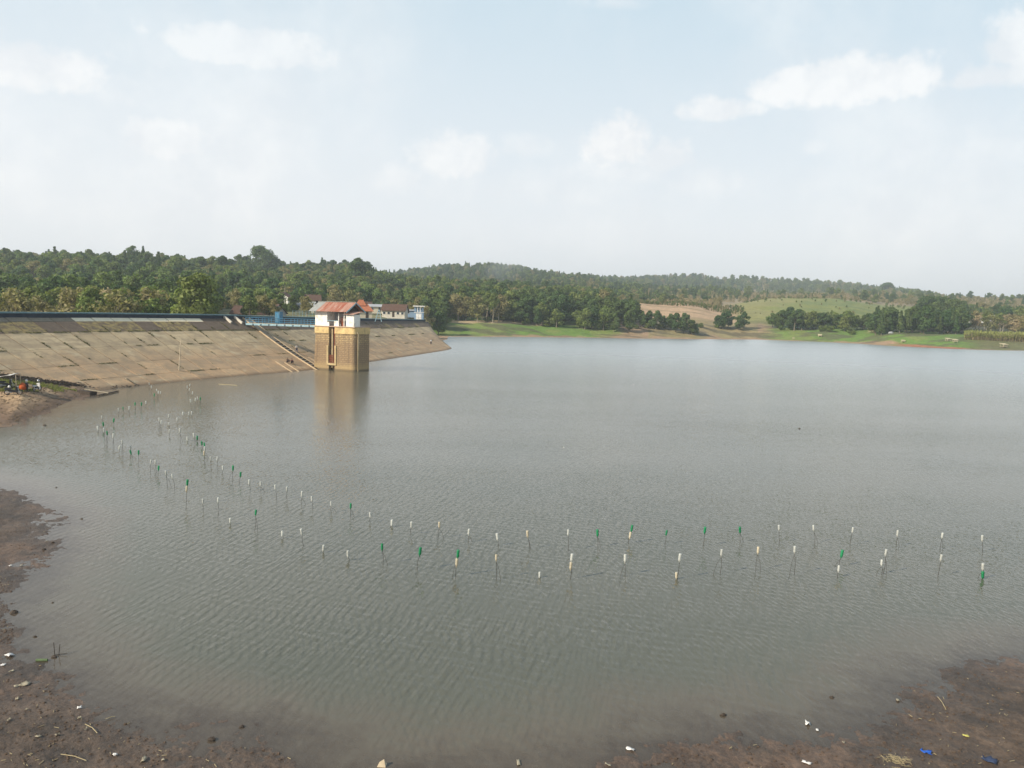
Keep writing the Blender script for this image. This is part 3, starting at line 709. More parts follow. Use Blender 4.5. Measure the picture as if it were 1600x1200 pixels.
# ------------------------------------------------------------------ intake tower
TA = math.atan2(-.447, .895)
tw = empty('intake_tower', (-38.5, 154.3, 0), TA, 'square yellow stone intake tower standing in the lake with a slotted front', 'tower')
m, t, out = newmat('tower_stone')
co = t.n('ShaderNodeTexCoord').outputs['Object']; so_ = t.n('ShaderNodeSeparateXYZ', i_0=co)
wn = t.noise(co, 1.3, 4, .65)
cb = t.n('ShaderNodeCombineXYZ', i_0=t.math('ADD', t.math('ADD', so_.outputs[0], so_.outputs[1]), t.math('MULTIPLY', wn, .7)), i_1=t.math('ADD', so_.outputs[2], t.math('MULTIPLY', wn, .35)))
br = t.n('ShaderNodeTexBrick', i_Vector=cb.outputs[0], i_Scale=1.0); br.inputs['Brick Width'].default_value = .75; br.inputs['Row Height'].default_value = .36; br.inputs['Mortar Size'].default_value = .05
br.inputs['Color1'].default_value = (.50, .365, .185, 1); br.inputs['Color2'].default_value = (.38, .26, .125, 1); br.inputs['Mortar'].default_value = (.20, .145, .085, 1)
n_a = t.noise(co, .9, 5, .6); n_b = t.noise(co, 5, 4, .6)
zz = t.math('ADD', so_.outputs[2], t.math('MULTIPLY', t.math('SUBTRACT', n_a, .5), 1.0))
cc = t.mix(t.rng(n_b, .45, .65, 0, .65), br.outputs[0], (.22, .155, .085)); cc = t.mix(t.rng(t.noise(co, .5, 5, .7), .5, .66, 0, .55), cc, (.20, .14, .085))
cc = t.mix(t.rng(zz, 5.6, 4.9, 0, .62), cc, (.22, .145, .085))
ms = t.n('ShaderNodeMapping', i_Vector=co); ms.inputs['Scale'].default_value = (2.2, 2.2, .16)
cc = t.mix(t.rng(t.noise(ms.outputs[0], 1.0, 5, .65), .50, .66, 0, .6), cc, (.15, .105, .065))
cc = t.mix(t.rng(zz, .6, 1.6, .6, 0), cc, (.42, .30, .14))
cc = t.mix(t.rng(so_.outputs[2], .12, .5, .8, 0), cc, (.11, .08, .045))
cc = t.mix(t.math('MULTIPLY', t.rng(zz, 6.6, 7.0, 0, 1), t.rng(zz, 7.6, 7.2, 0, .55)), cc, (.20, .145, .085))
p = t.n('ShaderNodeBsdfPrincipled', i_Base_Color=cc, i_Roughness=.92); b = t.n('ShaderNodeBump', i_Height=t.math('ADD', br.outputs['Fac'], t.math('MULTIPLY', n_b, -.6)), invert=True); b.inputs['Strength'].default_value = .6; b.inputs['Distance'].default_value = .06
t.t.links.new(b.outputs[0], p.inputs['Normal']); t.t.links.new(p.outputs[0], out.inputs[0]); M['tower_stone'] = m
Wt, Dt = 9.8, 4.6
def inset(z): return .0 + .05 * max(z, 0)
def prism(poly, z0, z1, f0=0, f1=0):
    lo_ = [(x + (f0 if x < 5 else 0), y, z0) for x, y in poly]; hi_ = [(x + (f1 if x < 1 else 0), y + f1 * .3 * (1 if y < 1 else 0), z1) for x, y in poly]
    n = len(poly); mb = MB(); mb.add(lo_ + hi_, [tuple(range(n))[::-1], tuple(range(n, 2 * n))] + [(i, (i + 1) % n, n + (i + 1) % n, n + i) for i in range(n)]); return mb
body = MB()
L_ = [(0, 0), (3.7, 0), (3.7, 1.0), (5.15, 1.0), (5.15, 0)]
rc = [(Wt - .75 + .75 * math.sin(a), .75 - .75 * math.cos(a)) for a in np.linspace(0, math.pi / 2, 6)]
poly = L_ + rc + [(Wt, Dt), (0, Dt)]
mb = prism(poly, -3.5, 7.0, 0, .42)
mb.build('shaft', M['tower_stone'], tw)
pb = [(.32, -.02), (3.7, -.02), (3.7, 1.0), (5.15, 1.0), (5.15, -.02)] + [(x + .1, y) for x, y in rc] + [(Wt + .1, Dt + .1), (.32, Dt + .1)]
MB().v
band = MB(); lo_ = [(x, y, 7.003) for x, y in pb]; hi_ = [(x, y, 8.25) for x, y in pb]; n = len(pb)
band.add(lo_ + hi_, [tuple(range(n))[::-1], tuple(range(n, 2 * n))] + [(i, (i + 1) % n, n + (i + 1) % n, n + i) for i in range(n)])
m2 = mat('tower_band', (.66, .48, .22), .9, .25, 1.2, dirt=(.30, .22, .12)); band.build('top_band', m2, tw)
MB().box((.15, -.15, 8.253), (Wt + .15, Dt + .2, 8.42)).build('floor_slab', mat('slab_edge', (.50, .36, .27), .9, .2, 2), tw)
fr_ = MB(); fr_.box((3.28, -.10, 1.35), (3.68, .12, 4.7)); fr_.box((5.17, -.10, 1.35), (5.55, .12, 4.7)); fr_.box((3.28, -.10, .95), (5.55, .12, 1.347)); fr_.build('slot_frame', mat('slot_frame', (.50, .38, .20), .9, .3, 2), tw)
MB().box((4.12, .35, .5), (4.42, .6, 8.24)).build('guide_rail', M['pipe'], tw)
MB().box((4.75, .30, .5), (4.88, .5, 8.24)).build('guide_rail', M['rust_red'], tw)
MB().box((3.72, .93, .4), (5.13, .98, 8.24)).build('slot_back', M['dark_void'], tw)
gr = MB()
for x in np.linspace(3.78, 5.08, 5): gr.box((x - .05, .05, 1.36), (x + .05, .13, 2.9))
for z in np.linspace(1.5, 2.85, 5): gr.box((3.74, .132, z - .05), (5.12, .18, z + .05))
gr.build('grate', M['rust_red'], tw)
pp = MB(); pp.tube([(Wt + .22, .9, -2), (Wt + .22, .9, 6.9), (Wt + .05, .7, 7.4)], .16, 8); pp.build('drain_pipe', M['pipe'], tw, True)
# the gate house on the tower
gh = empty('gate_house', tw.matrix_world @ Vector((0, 0, 0)) if False else (-38.5, 154.3, 8.42), TA, 'white gate house with rusty corrugated roof on top of the stone tower', 'building')
z0, z1 = 0.0, 2.75
w_ = MB(); w_.box((.35, .1, z0), (3.25, .3, z1)); w_.box((.35, .303, z0), (.55, 4.2, z1)); w_.box((.553, 4.0, z0), (7.6, 4.2, z1))
w_.box((3.05, .303, z0), (3.25, 2.5, z1)); w_.box((3.253, .1, z0), (3.7, .26, .75)); w_.box((4.9, .1, z0), (5.9, .26, .95))
w_.build('wall', M['white_wall'], gh)
MB().box((3.253, .08, .952), (5.95, .4, 1.03)).build('window_sill', M['blue_pale'], gh)
MB().box((3.3, 2.3, .0), (5.6, 3.9, 2.6)).build('inner_room', M['grey_wall'], gh)
for x in (5.95, 7.25): MB().box((x - .07, .1, 0), (x + .07, .24, z1)).build('post', M['white_wall'], gh)
MB().box((5.8, .1, 2.45), (7.3, .25, 2.6)).build('lintel', M['wood_dark'], gh)
RZ, RE = 4.55, 2.72        # ridge and eave heights
RY = 2.1
def roofpt(x, f, side): # f 0 ridge..1 eave
    return Vector((x, RY + side * f * 3.0, RZ + (RE - RZ) * f))
M['rust_roof'] = None
m, t, out = newmat('rust_roof'); co = t.n('ShaderNodeTexCoord').outputs['Object']; oi = t.n('ShaderNodeObjectInfo').outputs['Random']
mpn = t.n('ShaderNodeMapping', i_Vector=co); mpn.inputs['Scale'].default_value = (4, .5, .5)
na = t.noise(mpn.outputs[0], 1.0, 5, .65)
cc = t.mix(t.rng(na, .4, .6), (.30, .085, .045), (.42, .19, .12)); cc = t.mix(t.rng(oi, .25, .9, 0, .65), cc, (.46, .30, .23)); cc = t.mix(t.rng(na, .56, .7, 0, .6), cc, (.50, .44, .40))
p = t.n('ShaderNodeBsdfPrincipled', i_Base_Color=cc, i_Roughness=.75, i_Metallic=.1); t.t.links.new(p.outputs[0], out.inputs[0]); M['rust_roof'] = m
M['zinc'] = mat('zinc', (.42, .42, .38), .6, .25, 2, metal=.2)
for side in (-1, 1):
    x = -.45
    for k in range(10):
        xa, xb = x, x + .92; x += .90
        mb = MB(); nn_ = 12; 
        for i in range(nn_ + 1):
            xx = xa + (xb - xa) * i / nn_; dz = .035 * math.cos(i / nn_ * 6 * math.pi) + (.012 if k % 2 else 0)
            for f in (0, .5, 1.0): q = roofpt(xx, f, side); mb.v.append((q.x, q.y, q.z + dz))
        for i in range(nn_):
            for j in range(2): a = i * 3 + j; mb.f.append((a, a + 1, a + 4, a + 3))
        o = mb.build('roof_sheet', M['zinc'] if k < 2 and side < 0 or k < 1 else M['rust_roof'], gh)
        md = o.modifiers.new('thickness', 'SOLIDIFY'); md.thickness = .02
MB().bar((-.5, RY, RZ + .06), (8.6, RY, RZ + .06), .35, .06).build('ridge_cap', M['zinc'], gh)
for xg in (.45, 7.55):
    mb = MB(); mb.add([(xg, .1, z1), (xg, 4.2, z1), (xg, RY, RZ - .12), (xg + .12, .1, z1), (xg + .12, 4.2, z1), (xg + .12, RY, RZ - .12)], [(0, 1, 2), (5, 4, 3), (0, 3, 4, 1), (1, 4, 5, 2), (2, 5, 3, 0)])
    mb.build('gable', M['wood_dark'] if xg > 1 else M['white_wall'], gh)
for side in (-1, 1):
    MB().bar(roofpt(8.58, 0, side) - Vector((0, 0, .12)), roofpt(8.58, 1.0, side) - Vector((0, 0, .12)), .06, .22).build('bargeboard', M['blue_pale'], gh)
for x in (1.5, 3.5, 5.5, 7.4): MB().bar(roofpt(x, 0, 1) - Vector((0, 0, .12)), roofpt(x, 1.0, 1) - Vector((0, 0, .12)), .08, .1).build('rafter', M['wood_dark'], gh)
# gate hoist with wheel inside
ho = empty('gate_hoist', gh.matrix_basis @ Vector((6.35, 1.0, 0)), TA, 'orange red gate hoist with hand wheel inside the open bay of the gate house', 'hoist')
MB().box((-.35, -.3, 0), (.35, .3, .9)).build('gear_box', M['rust_red'], ho); MB().tube([(0, 0, .9), (0, 0, 2.1)], .07).build('screw_stem', M['rust_red'], ho)
wh = MB(); ptsw = [(.5 * math.cos(a), -.36, 1.15 + .5 * math.sin(a)) for a in np.linspace(0, 2 * math.pi, 15)]; wh.tube(ptsw, .045)
for a in (0, 1.57, .78, 2.36): wh.bar((.5 * math.cos(a), -.36, 1.15 + .5 * math.sin(a)), (-.5 * math.cos(a), -.36, 1.15 - .5 * math.sin(a)), .05, .05)
wh.build('hand_wheel', M['rust_red'], ho)
# the small white hut beside it
hu = empty('hut', gh.matrix_basis @ Vector((7.85, -.05, -.10)), TA, 'small white plank hut with rusty lean-to roof at the tower corner', 'hut')
for i in range(6):
    MB().box((i * .3 + .005, 0, .1), (i * .3 + .295, .06, 2.35)).build('plank', M['white_wall'], hu)
for i in range(6):
    MB().box((1.8, .065 + i * .3, .1), (1.86, .065 + i * .3 + .29, 2.35)).build('plank', M['white_wall'], hu)
MB().box((0.01, .07, .0), (.06, 1.8, 2.5)).build('side_wall', M['white_wall'], hu); MB().box((.07, 1.8, 0), (1.8, 1.86, 2.6)).build('back_wall', M['white_wall'], hu)
mb = MB(); mb.hexa([(-.15, -.45, 2.36), (2.2, -.45, 2.36), (2.2, 2.1, 2.86), (-.15, 2.1, 2.86)], [(-.15, -.45, 2.42), (2.2, -.45, 2.42), (2.2, 2.1, 2.92), (-.15, 2.1, 2.92)]); mb.build('roof', M['rust_roof'], hu)

# ------------------------------------------------------------------ foot bridge
BA = Vector((-53.2, 160.3, 8.42)); BB = Vector((-38.0, 156.9, 8.42)); bd = (BB - BA); BL = bd.length; ba = math.atan2(bd.y, bd.x)
bg_ = empty('footbridge', BA, ba, 'blue steel footbridge from the dam crest to the gate house', 'bridge')
n = 20
for i in range(n): MB().box((i * BL / n + .01, -.7, -.06), ((i + 1) * BL / n - .01, .7, 0)).build('deck_plank', M['wood_pale'], bg_)
for sy in (-.78, .78): MB().box((0, sy - .06, -.42), (BL, sy + .06, -.06)).build('girder', M['blue_pale'], bg_)
for i in range(10): MB().box((i * BL / 9 - .12 * (i > 0), -.86, -.5), (i * BL / 9 + .12 * (i < 9), -.845, -.1)).build('bracket', M['navy_wall'], bg_)
for sy in (-.74, .74):
    for i in range(12):
        x = .05 + i * (BL - .1) / 11; MB().box((x - .035, sy - .035, 0), (x + .035, sy + .035, 1.05)).build('railing_post', M['blue_paint'], bg_)
    for z in (.25, .65, 1.06): MB().box((0, sy - .03 * (1 if z < 1 else 1.5), z), (BL, sy + .03 * (1 if z < 1 else 1.5), z + .06)).build('railing_bar', M['blue_paint'], bg_)
gp = bg_.matrix_basis @ Vector((6.9, 0, 0))
gt = empty('bridge_gate', gp, ba, 'tall blue metal gate panel standing halfway along the footbridge', 'gate')
MB().box((-.5, -.66, .003), (-.42, .66, 2.3)).build('frame', M['blue_paint'], gt); MB().box((.42, -.66, .003), (.5, .66, 2.3)).build('frame', M['blue_paint'], gt)
MB().box((-.418, -.68, .1), (.418, -.64, 2.25)).build('door_panel', M['blue_paint'], gt); MB().box((-.5, -.69, 2.303), (.5, .66, 2.38)).build('lintel', M['blue_paint'], gt)

#@@VEG
# ------------------------------------------------------------------ trees
def crown_mesh(name, seed, r, h, base, lobes, quads, size, mt_, droop=.0, flat=1.0, cone=False, sparse=False):
    rr = np.random.RandomState(seed); V = []; 
    for li in range(lobes):
        if cone:
            tz = (li + rr.rand() * .6) / lobes * .93; c = np.array([rr.randn() * .12 * r * (1 - tz), rr.randn() * .12 * r * (1 - tz), base + h * tz]); lr = np.array([1, 1, .55]) * r * (1.05 - tz) * .75
        else:
            a = rr.rand() * 6.28; tz = (li + rr.rand()) / lobes; env = math.sqrt(max(.08, 1 - (1.75 * tz - .72) ** 2)) if flat == 1.0 else math.sqrt(max(.1, 1 - tz ** 2))
            d = r * .72 * env * math.sqrt(rr.rand())
            c = np.array([d * math.cos(a), d * math.sin(a), base + h * (.08 + .80 * tz)])
            k = r * (.30 + .22 * rr.rand()) * (.7 + .3 * env); lr = np.array([k, k, k * .8 * flat])
        nq = quads // lobes
        v = rr.randn(nq, 3); v /= np.linalg.norm(v, axis=1)[:, None]
        v[:, 2] = np.abs(v[:, 2]) * np.where(rr.rand(nq) < .72, 1, -1)
        rad = (.62 + .42 * rr.rand(nq))[:, None] if not sparse else (.25 + .8 * rr.rand(nq))[:, None]
        P = c + v * lr * rad
        nrm_ = v + rr.randn(nq, 3) * .55; nrm_ /= np.linalg.norm(nrm_, axis=1)[:, None]
        tx = np.cross(nrm_, rr.randn(nq, 3)); tx /= np.linalg.norm(tx, axis=1)[:, None]; ty = np.cross(nrm_, tx)
        sz = size * (.6 + .8 * rr.rand(nq))[:, None]
        q = np.stack([P - tx * sz, P - ty * sz * .55, P + tx * sz, P + ty * sz * .55], 1); V.append(q.reshape(-1, 3))
    V = np.concatenate(V); nf = len(V) // 4
    me = bpy.data.meshes.new(name); me.vertices.add(len(V)); me.vertices.foreach_set('co', V.astype(np.float32).ravel())
    me.loops.add(nf * 4); me.loops.foreach_set('vertex_index', np.arange(nf * 4, dtype=np.int32)); me.polygons.add(nf)
    me.polygons.foreach_set('loop_start', np.arange(0, nf * 4, 4, dtype=np.int32)); me.polygons.foreach_set('loop_total', np.full(nf, 4, dtype=np.int32))
    me.update(calc_edges=True); me.materials.append(mt_); return me
def trunk_mesh(name, seed, h, r, limbs, spread, mt_):
    rr = random.Random(seed); mb = MB(); bend = [Vector((0, 0, -.8))]
    p = Vector((0, 0, 0)); n = 6
    for i in range(1, n + 1): p = p + Vector((rr.uniform(-.05, .05) * h / n * 2, rr.uniform(-.05, .05) * h / n * 2, h / n)); bend.append(p.copy())
    mb.tube(bend, [r * 1.35] + [r * (1 - .75 * i / n) for i in range(1, n + 1)], 7)
    for k in range(limbs):
        i = rr.randint(3, n - 1); a = rr.uniform(0, 6.28); s0 = bend[i]; L = h * rr.uniform(.22, .42)
        e = s0 + Vector((math.cos(a) * L * spread, math.sin(a) * L * spread, L * rr.uniform(.5, .9)))
        mid_ = (s0 + e) / 2 + Vector((0, 0, -.08 * L)); mb.tube([s0, mid_, e], [r * .5, r * .3, r * .12], 5)
    return mb.mesh(name, mt_)
KIND = {}
def kind(name, variants): KIND[name] = variants
def mk(prefix, mt_, seeds, r, h, base, lobes, quads, size, tr, trm, **k):
    out_ = []
    for s_ in seeds:
        out_.append((crown_mesh('crown', s_, r, h, base, lobes, quads, size, M[mt_], **k), trunk_mesh('trunk', s_ + 50, base + h * .6, tr, 5, .8, M[trm])))
    return out_
kind('dark', mk('d', 'leaf_dark', (1, 2, 3), 4.2, 9.0, 1.2, 16, 2600, .36, .25, 'bark'))
kind('mid', mk('m', 'leaf_mid', (4, 5, 6), 4.4, 8.6, 1.4, 15, 2400, .36, .25, 'bark'))
kind('bright', mk('b', 'leaf_bright', (7, 8), 4.4, 7.8, 1.0, 14, 2400, .38, .22, 'bark'))
kind('olive', mk('o', 'leaf_olive', (9, 10, 11), 4.2, 7.8, 1.6, 14, 1500, .32, .2, 'bark_pale', sparse=True))
kind('dry', mk('y', 'leaf_dry', (12, 13, 14), 4.2, 7.4, 1.7, 13, 1100, .30, .2, 'bark_pale', sparse=True))
kind('tall', mk('t', 'leaf_mid', (15, 16, 17), 3.6, 7.5, 6.0, 12, 1700, .34, .2, 'bark_pale'))
kind('column', mk('c', 'leaf_dark', (18, 19, 20), 2.5, 9.5, 1.8, 16, 2200, .34, .18, 'bark', cone=True))
kind('umbrella', mk('u', 'leaf_dark', (21, 22), 7.5, 5.0, 7.0, 22, 4200, .42, .5, 'bark', flat=.8))
kind('great', mk('g', 'leaf_dark', (31,), 5.6, 8.6, 1.2, 30, 6000, .34, .5, 'bark'))
kind('bush', mk('s', 'leaf_mid', (23, 24), 1.8, 2.4, .1, 9, 700, .22, .07, 'bark'))
NAMES = {'dark': 'broadleaf_tree', 'mid': 'broadleaf_tree', 'bright': 'broadleaf_tree', 'olive': 'thin_leaved_tree', 'dry': 'dry_tree', 'tall': 'tall_tree', 'column': 'conifer_tree', 'umbrella': 'spreading_tree', 'great': 'spreading_tree', 'bush': 'bush'}
def tree(k, x, y, h, label, group=None, z=None, wide=1.0, cat='tree'):
    cm, tm = rnd.choice(KIND[k]); hh = max(v.co.z for v in cm.vertices[:0]) if False else None
    H0 = {'dark': 10.5, 'mid': 10.2, 'bright': 9.0, 'olive': 9.6, 'dry': 9.3, 'tall': 13.3, 'column': 12.2, 'umbrella': 12.5, 'bush': 2.6, 'great': 10.5}[k]
    s = h / H0
    e = empty(NAMES[k], (x, y, hz(x, y) - .1 if z is None else z), rnd.uniform(0, 6.28), label, cat, group); e.scale = (s * wide, s * wide, s)
    link('trunk', tm, e); link('crown', cm, e); return e
def upos(px, Y): return (px - 800) / F * Y, Y
ALLB = []
def belt(specs, n, label, group):
    """specs: (px0, px1, Y0, Y1, [(kind, weight)], h0, h1)"""
    px0, px1, Y0, Y1, kinds, h0, h1 = specs; ks = [k for k, w in kinds for _ in range(w)]; done = []
    for _ in range(n):
        for tr_ in range(20):
            px, Y = rnd.uniform(px0, px1), rnd.uniform(Y0, Y1); x, y = upos(px, Y)
            if all(math.hypot(x - a, y - b) > 3.4 for a, b in done): break
        done.append((x, y)); k = rnd.choice(ks)
        lb = {'dark': 'dark green', 'mid': 'green', 'bright': 'fresh bright green', 'olive': 'thin olive', 'dry': 'dry pale brown', 'tall': 'tall bare-stemmed', 'column': 'narrow dark green', 'umbrella': 'spreading', 'bush': 'low green'}[k]
        ALLB.append(tree(k, x, y, rnd.uniform(h0, h1), lb + ' ' + label, group + ', ' + lb, wide=rnd.uniform(.85, 1.2) * (1.0 if k != 'tall' else .95)))
belt((-60, 190, 178, 225, [('olive', 3), ('mid', 2), ('bright', 1), ('dry', 1)], 9, 13), 26, 'tree just behind the left end of the dam crest', 'trees behind the left part of the dam')
belt((170, 330, 185, 235, [('bright', 3), ('mid', 2), ('olive', 2), ('dark', 1)], 9, 13.5), 20, 'tree behind the dam crest left of the bridge', 'trees behind the dam left of the bridge')
belt((300, 480, 270, 330, [('mid', 3), ('olive', 2), ('dark', 2)], 7, 10), 16, 'tree among the village roofs behind the bridge', 'trees among the village roofs')
belt((372, 436, 238, 252, [('mid', 2), ('olive', 2), ('dark', 1)], 5, 7.5), 7, 'tree in front of the brown roofs behind the bridge', 'small trees in front of the brown roofs')
belt((440, 690, 365, 420, [('mid', 3), ('dark', 4), ('olive', 2)], 10, 14), 34, 'tree in the wood behind the white houses', 'trees behind the white houses')
belt((640, 780, 415, 440, [('tall', 5), ('olive', 2)], 13, 17), 20, 'tree at the front of the wood above the grassy shore', 'front trees above the grassy shore')
belt((690, 985, 440, 480, [('dark', 6), ('mid', 1), ('column', 1)], 13, 18), 62, 'tree in the dark belt above the grassy shore', 'dark tree belt above the grassy shore')
belt((770, 980, 428, 440, [('mid', 1), ('dark', 2)], 8, 13), 18, 'tree along the front edge of the dark belt', 'front edge of the dark belt')
for px, h in ((1000, 9), (1012, 10), (1022, 11), (1045, 10), (1053, 11), (1066, 12), (1078, 9), (1033, 8), (1085, 7)):
    x, y = upos(px, 447 + rnd.uniform(-4, 4)); ALLB.append(tree('dark', x, y, h, 'dark green tree in the short row in front of the tan field', 'row in front of the tan field', wide=.95))
for px, h in ((1118, 7), (1126, 9), (1134, 9), (1150, 8), (1158, 8.5)):
    x, y = upos(px, 480 + rnd.uniform(-4, 4)); ALLB.append(tree('dark', x, y, h * 1.15, 'dark tree in the small group between tan field and green mound', 'small group between tan field and green mound', wide=1.1))
for px, h in ((1203, 10), (1218, 11), (1231, 12), (1243, 12), (1255, 11), (1264, 10), (1276, 9), (1284, 10), (1296, 9), (1310, 10), (1322, 11), (1335, 9), (1345, 10), (1211, 9), (1237, 11), (1249, 12), (1270, 9), (1290, 8), (1303, 9), (1316, 9), (1352, 10), (1358, 10)):
    x, y = upos(px, 488 + rnd.uniform(-8, 6) - (px - 1200) * .1); ALLB.append(tree(rnd.choice(['dark', 'dark', 'dark', 'mid']), x, y, h * rnd.uniform(.9, 1.15), 'dark tree in the long row in front of the green mound', 'row in front of the green mound', wide=1.15))
belt((1362, 1498, 436, 492, [('dark', 4), ('column', 6)], 11, 16), 52, 'tree in the dense dark grove beside the cane field', 'dark grove beside the cane field')
belt((1430, 1500, 560, 640, [('dark', 4), ('umbrella', 1)], 15, 20), 12, 'large tree rising behind the dark grove', 'large trees behind the dark grove')
belt((1500, 1660, 455, 500, [('olive', 3), ('dry', 2), ('tall', 1)], 9, 13), 26, 'tree behind the cane field on the right', 'trees behind the cane field')
belt((1540, 1660, 600, 700, [('dark', 3)], 13, 17), 12, 'tree beyond the far right houses', 'trees beyond the far right houses')
x, y = upos(408, 715); tree('great', x, y, 27, 'huge dark spreading tree alone on the left ridge against the sky', z=hz(x, y) - 1, wide=.95)
for px, h, k in ((372, 17, 'dark'), (383, 16, 'dark'), (430, 15, 'dark'), (224, 19, 'column'), (207, 17, 'mid')):
    x, y = upos(px, 715 if px > 300 else 640); tree(k, x, y, h, ['small dark tree on the ridge left of the huge tree', 'dark ridge tree next to the huge tree, on its left', 'dark ridge tree on the right of the huge tree', 'pointed tree breaking the left skyline', 'rounded green tree breaking the left skyline'][(372, 383, 430, 224, 207).index(px)])
x, y = upos(557, 560); tree('dark', x, y, 24, 'tall dark rounded tree rising above the wood behind the gate house')
x, y = upos(1378, 1500); tree('umbrella', x, y, 22, 'isolated rounded tree at the end of the far right hill', wide=1.2)
# palms
def palm(x, y, h, label):
    e = empty('palm_tree', (x, y, hz(x, y)), rnd.uniform(0, 6), label, 'palm'); mb = MB(); mb.tube([(0, 0, -.5), (.2, 0, h * .5), (.1, .1, h)], [.2, .15, .12], 7); mb.build('trunk', M['bark_pale'], e)
    for k in range(12):
        a = k * .5236 + rnd.uniform(-.1, .1); L = 3.0; up_ = rnd.uniform(.1, .6); d = Vector((math.cos(a), math.sin(a), 0)); pd = Vector((-d.y, d.x, 0)); f = MB(); pv_ = []
        for i in range(6): t_ = i / 5; c = Vector((.1, .1, h)) + d * L * t_ + Vector((0, 0, up_ * L * t_ * 1.2 - 1.5 * t_ * t_ * L * .55)); w__ = .38 * math.sin(math.pi * min(.95, t_ * .8 + .15)); pv_ += [c - pd * w__ - Vector((0, 0, .15)), c, c + pd * w__ - Vector((0, 0, .15))]
        f.add(pv_, [(i * 3 + j, i * 3 + j + 1, i * 3 + j + 4, i * 3 + j + 3) for i in range(5) for j in range(2)]); f.build('frond', M['leaf_bright'], e)
for px, Y, h, lb in ((443, 340, 12.5, 'palm with yellow green fronds above the village roofs'), (381, 300, 9, 'short palm at the left edge of the village'), (413, 320, 9.5, 'palm behind the brown roofs, between two other palms')):
    x, y = upos(px, Y); palm(x, y, h, lb)
# bushes along the far shore
for i in range(26):
    px = rnd.choice([rnd.uniform(690, 960), rnd.uniform(990, 1180), rnd.uniform(1190, 1370)]); Y = float(np.interp(px, [690, 960, 1000, 1180, 1300, 1400], [424, 436, 446, 484, 470, 428])) + rnd.uniform(-3, 6)
    x, y = upos(px, Y); ALLB.append(tree('bush', x, y, rnd.uniform(2, 3.6), 'low green bush at the foot of the far shore trees', 'bushes at the foot of the far shore trees', cat='bush', wide=rnd.uniform(1, 1.6)))

# ---- the woods beyond: geometry-node stuff, one object per kind of wood
far_src = {}
def far_variant(name, mt_, seed, r, h, base, lobes, quads, size, **k): return crown_mesh(name, seed, r, h, base, lobes, quads, size, M[mt_], **k)
def wood(name, label, pts, scales, sources):
    me = bpy.data.meshes.new(name); me.from_pydata([tuple(p) for p in pts], [], [])
    at_ = me.attributes.new('size', 'FLOAT', 'POINT'); at_.data.foreach_set('value', np.array(scales, dtype=np.float32))
    o = tag(link(name, me), label, 'wood', kind='stuff')
    ng = bpy.data.node_groups.new(name, 'GeometryNodeTree'); ng.interface.new_socket('Geometry', in_out='INPUT', socket_type='NodeSocketGeometry'); ng.interface.new_socket('Geometry', in_out='OUTPUT', socket_type='NodeSocketGeometry')
    N = ng.nodes; gi = N.new('NodeGroupInput'); go = N.new('NodeGroupOutput'); jn = N.new('GeometryNodeJoinGeometry')
    for s_ in sources:
        oi_ = N.new('GeometryNodeObjectInfo'); oi_.inputs[0].default_value = s_; oi_.inputs['As Instance'].default_value = True; oi_.transform_space = 'ORIGINAL'
        ng.links.new(oi_.outputs['Geometry'], jn.inputs[0])
    ip = N.new('GeometryNodeInstanceOnPoints'); ip.inputs['Pick Instance'].default_value = True
    ri = N.new('FunctionNodeRandomValue'); ri.data_type = 'INT'; ri.inputs[4].default_value = 0; ri.inputs[5].default_value = len(sources) - 1; ri.inputs['Seed'].default_value = 3
    rr_n = N.new('FunctionNodeRandomValue'); rr_n.data_type = 'FLOAT_VECTOR'; rr_n.inputs[0].default_value = (0, 0, 0); rr_n.inputs[1].default_value = (.05, .05, 6.28)
    na_ = N.new('GeometryNodeInputNamedAttribute'); na_.data_type = 'FLOAT'; na_.inputs[0].default_value = 'size'
    ng.links.new(gi.outputs[0], ip.inputs['Points']); ng.links.new(jn.outputs[0], ip.inputs['Instance']); ng.links.new(ri.outputs[2], ip.inputs['Instance Index'])
    ng.links.new(rr_n.outputs[0], ip.inputs['Rotation']); ng.links.new(na_.outputs[0], ip.inputs['Scale']); ng.links.new(ip.outputs[0], go.inputs[0])
    o.modifiers.new('scatter', 'NODES').node_group = ng; return o
def first_crown(k, i):
    me = KIND[k][i][0]
    for o in bpy.data.objects:
        if o.data == me: return o
srcs = {'green': [first_crown('mid', 0), first_crown('dark', 0), first_crown('column', 0), first_crown('dark', 1), first_crown('mid', 2), first_crown('bright', 0), first_crown('olive', 0), first_crown('dark', 0), first_crown('column', 1)],
        'dry': [first_crown('dry', 0), first_crown('dry', 1), first_crown('olive', 1)], 'mixed': [first_crown('olive', 0), first_crown('mid', 1), first_crown('dark', 1)]}
# candidate points over the land
cand = []
Yb = 235.0
while Yb < 2700:
    sp = 6.0 if Yb < 800 else (8.5 if Yb < 1400 else 11.5)
    half = .72 * Yb; nx = int(2 * half / sp)
    xs = -half + (np.arange(nx) + nrs.rand(nx) * .9) * sp; ys = Yb + (nrs.rand(nx) - .5) * sp * 1.1
    cand.append(np.stack([xs, ys], -1)); Yb += sp * (1.0 if Yb < 800 else 1.5)
cand = np.concatenate(cand); cx, cy = cand[:, 0], cand[:, 1]; cz, cs = height(cx, cy); cpx = 800 + F * cx / cy
keep = cs > 55
keep &= ~((cpx > 330) & (cpx < 690) & (cy < 360)) & ~((cpx <= 330) & (cy < 228))
keep &= ~((cpx > 950) & (cpx < 1172) & (cy < 655)) & ~((cpx > 1120) & (cpx < 1440) & (cy < 880)) & ~((cpx >= 1420) & (cy < 560))
keep &= ~((cpx > 1495) & (cpx < 1560) & (cy > 560) & (cy < 640)); keep &= ~((cpx > 360) & (cpx < 440) & (cy < 345))
keep &= ~((cpx > 690) & (cpx < 990) & (cy < 470))
keep &= ~((abs(cpx - 408) < 24) & (cy > 640) & (cy < 735))
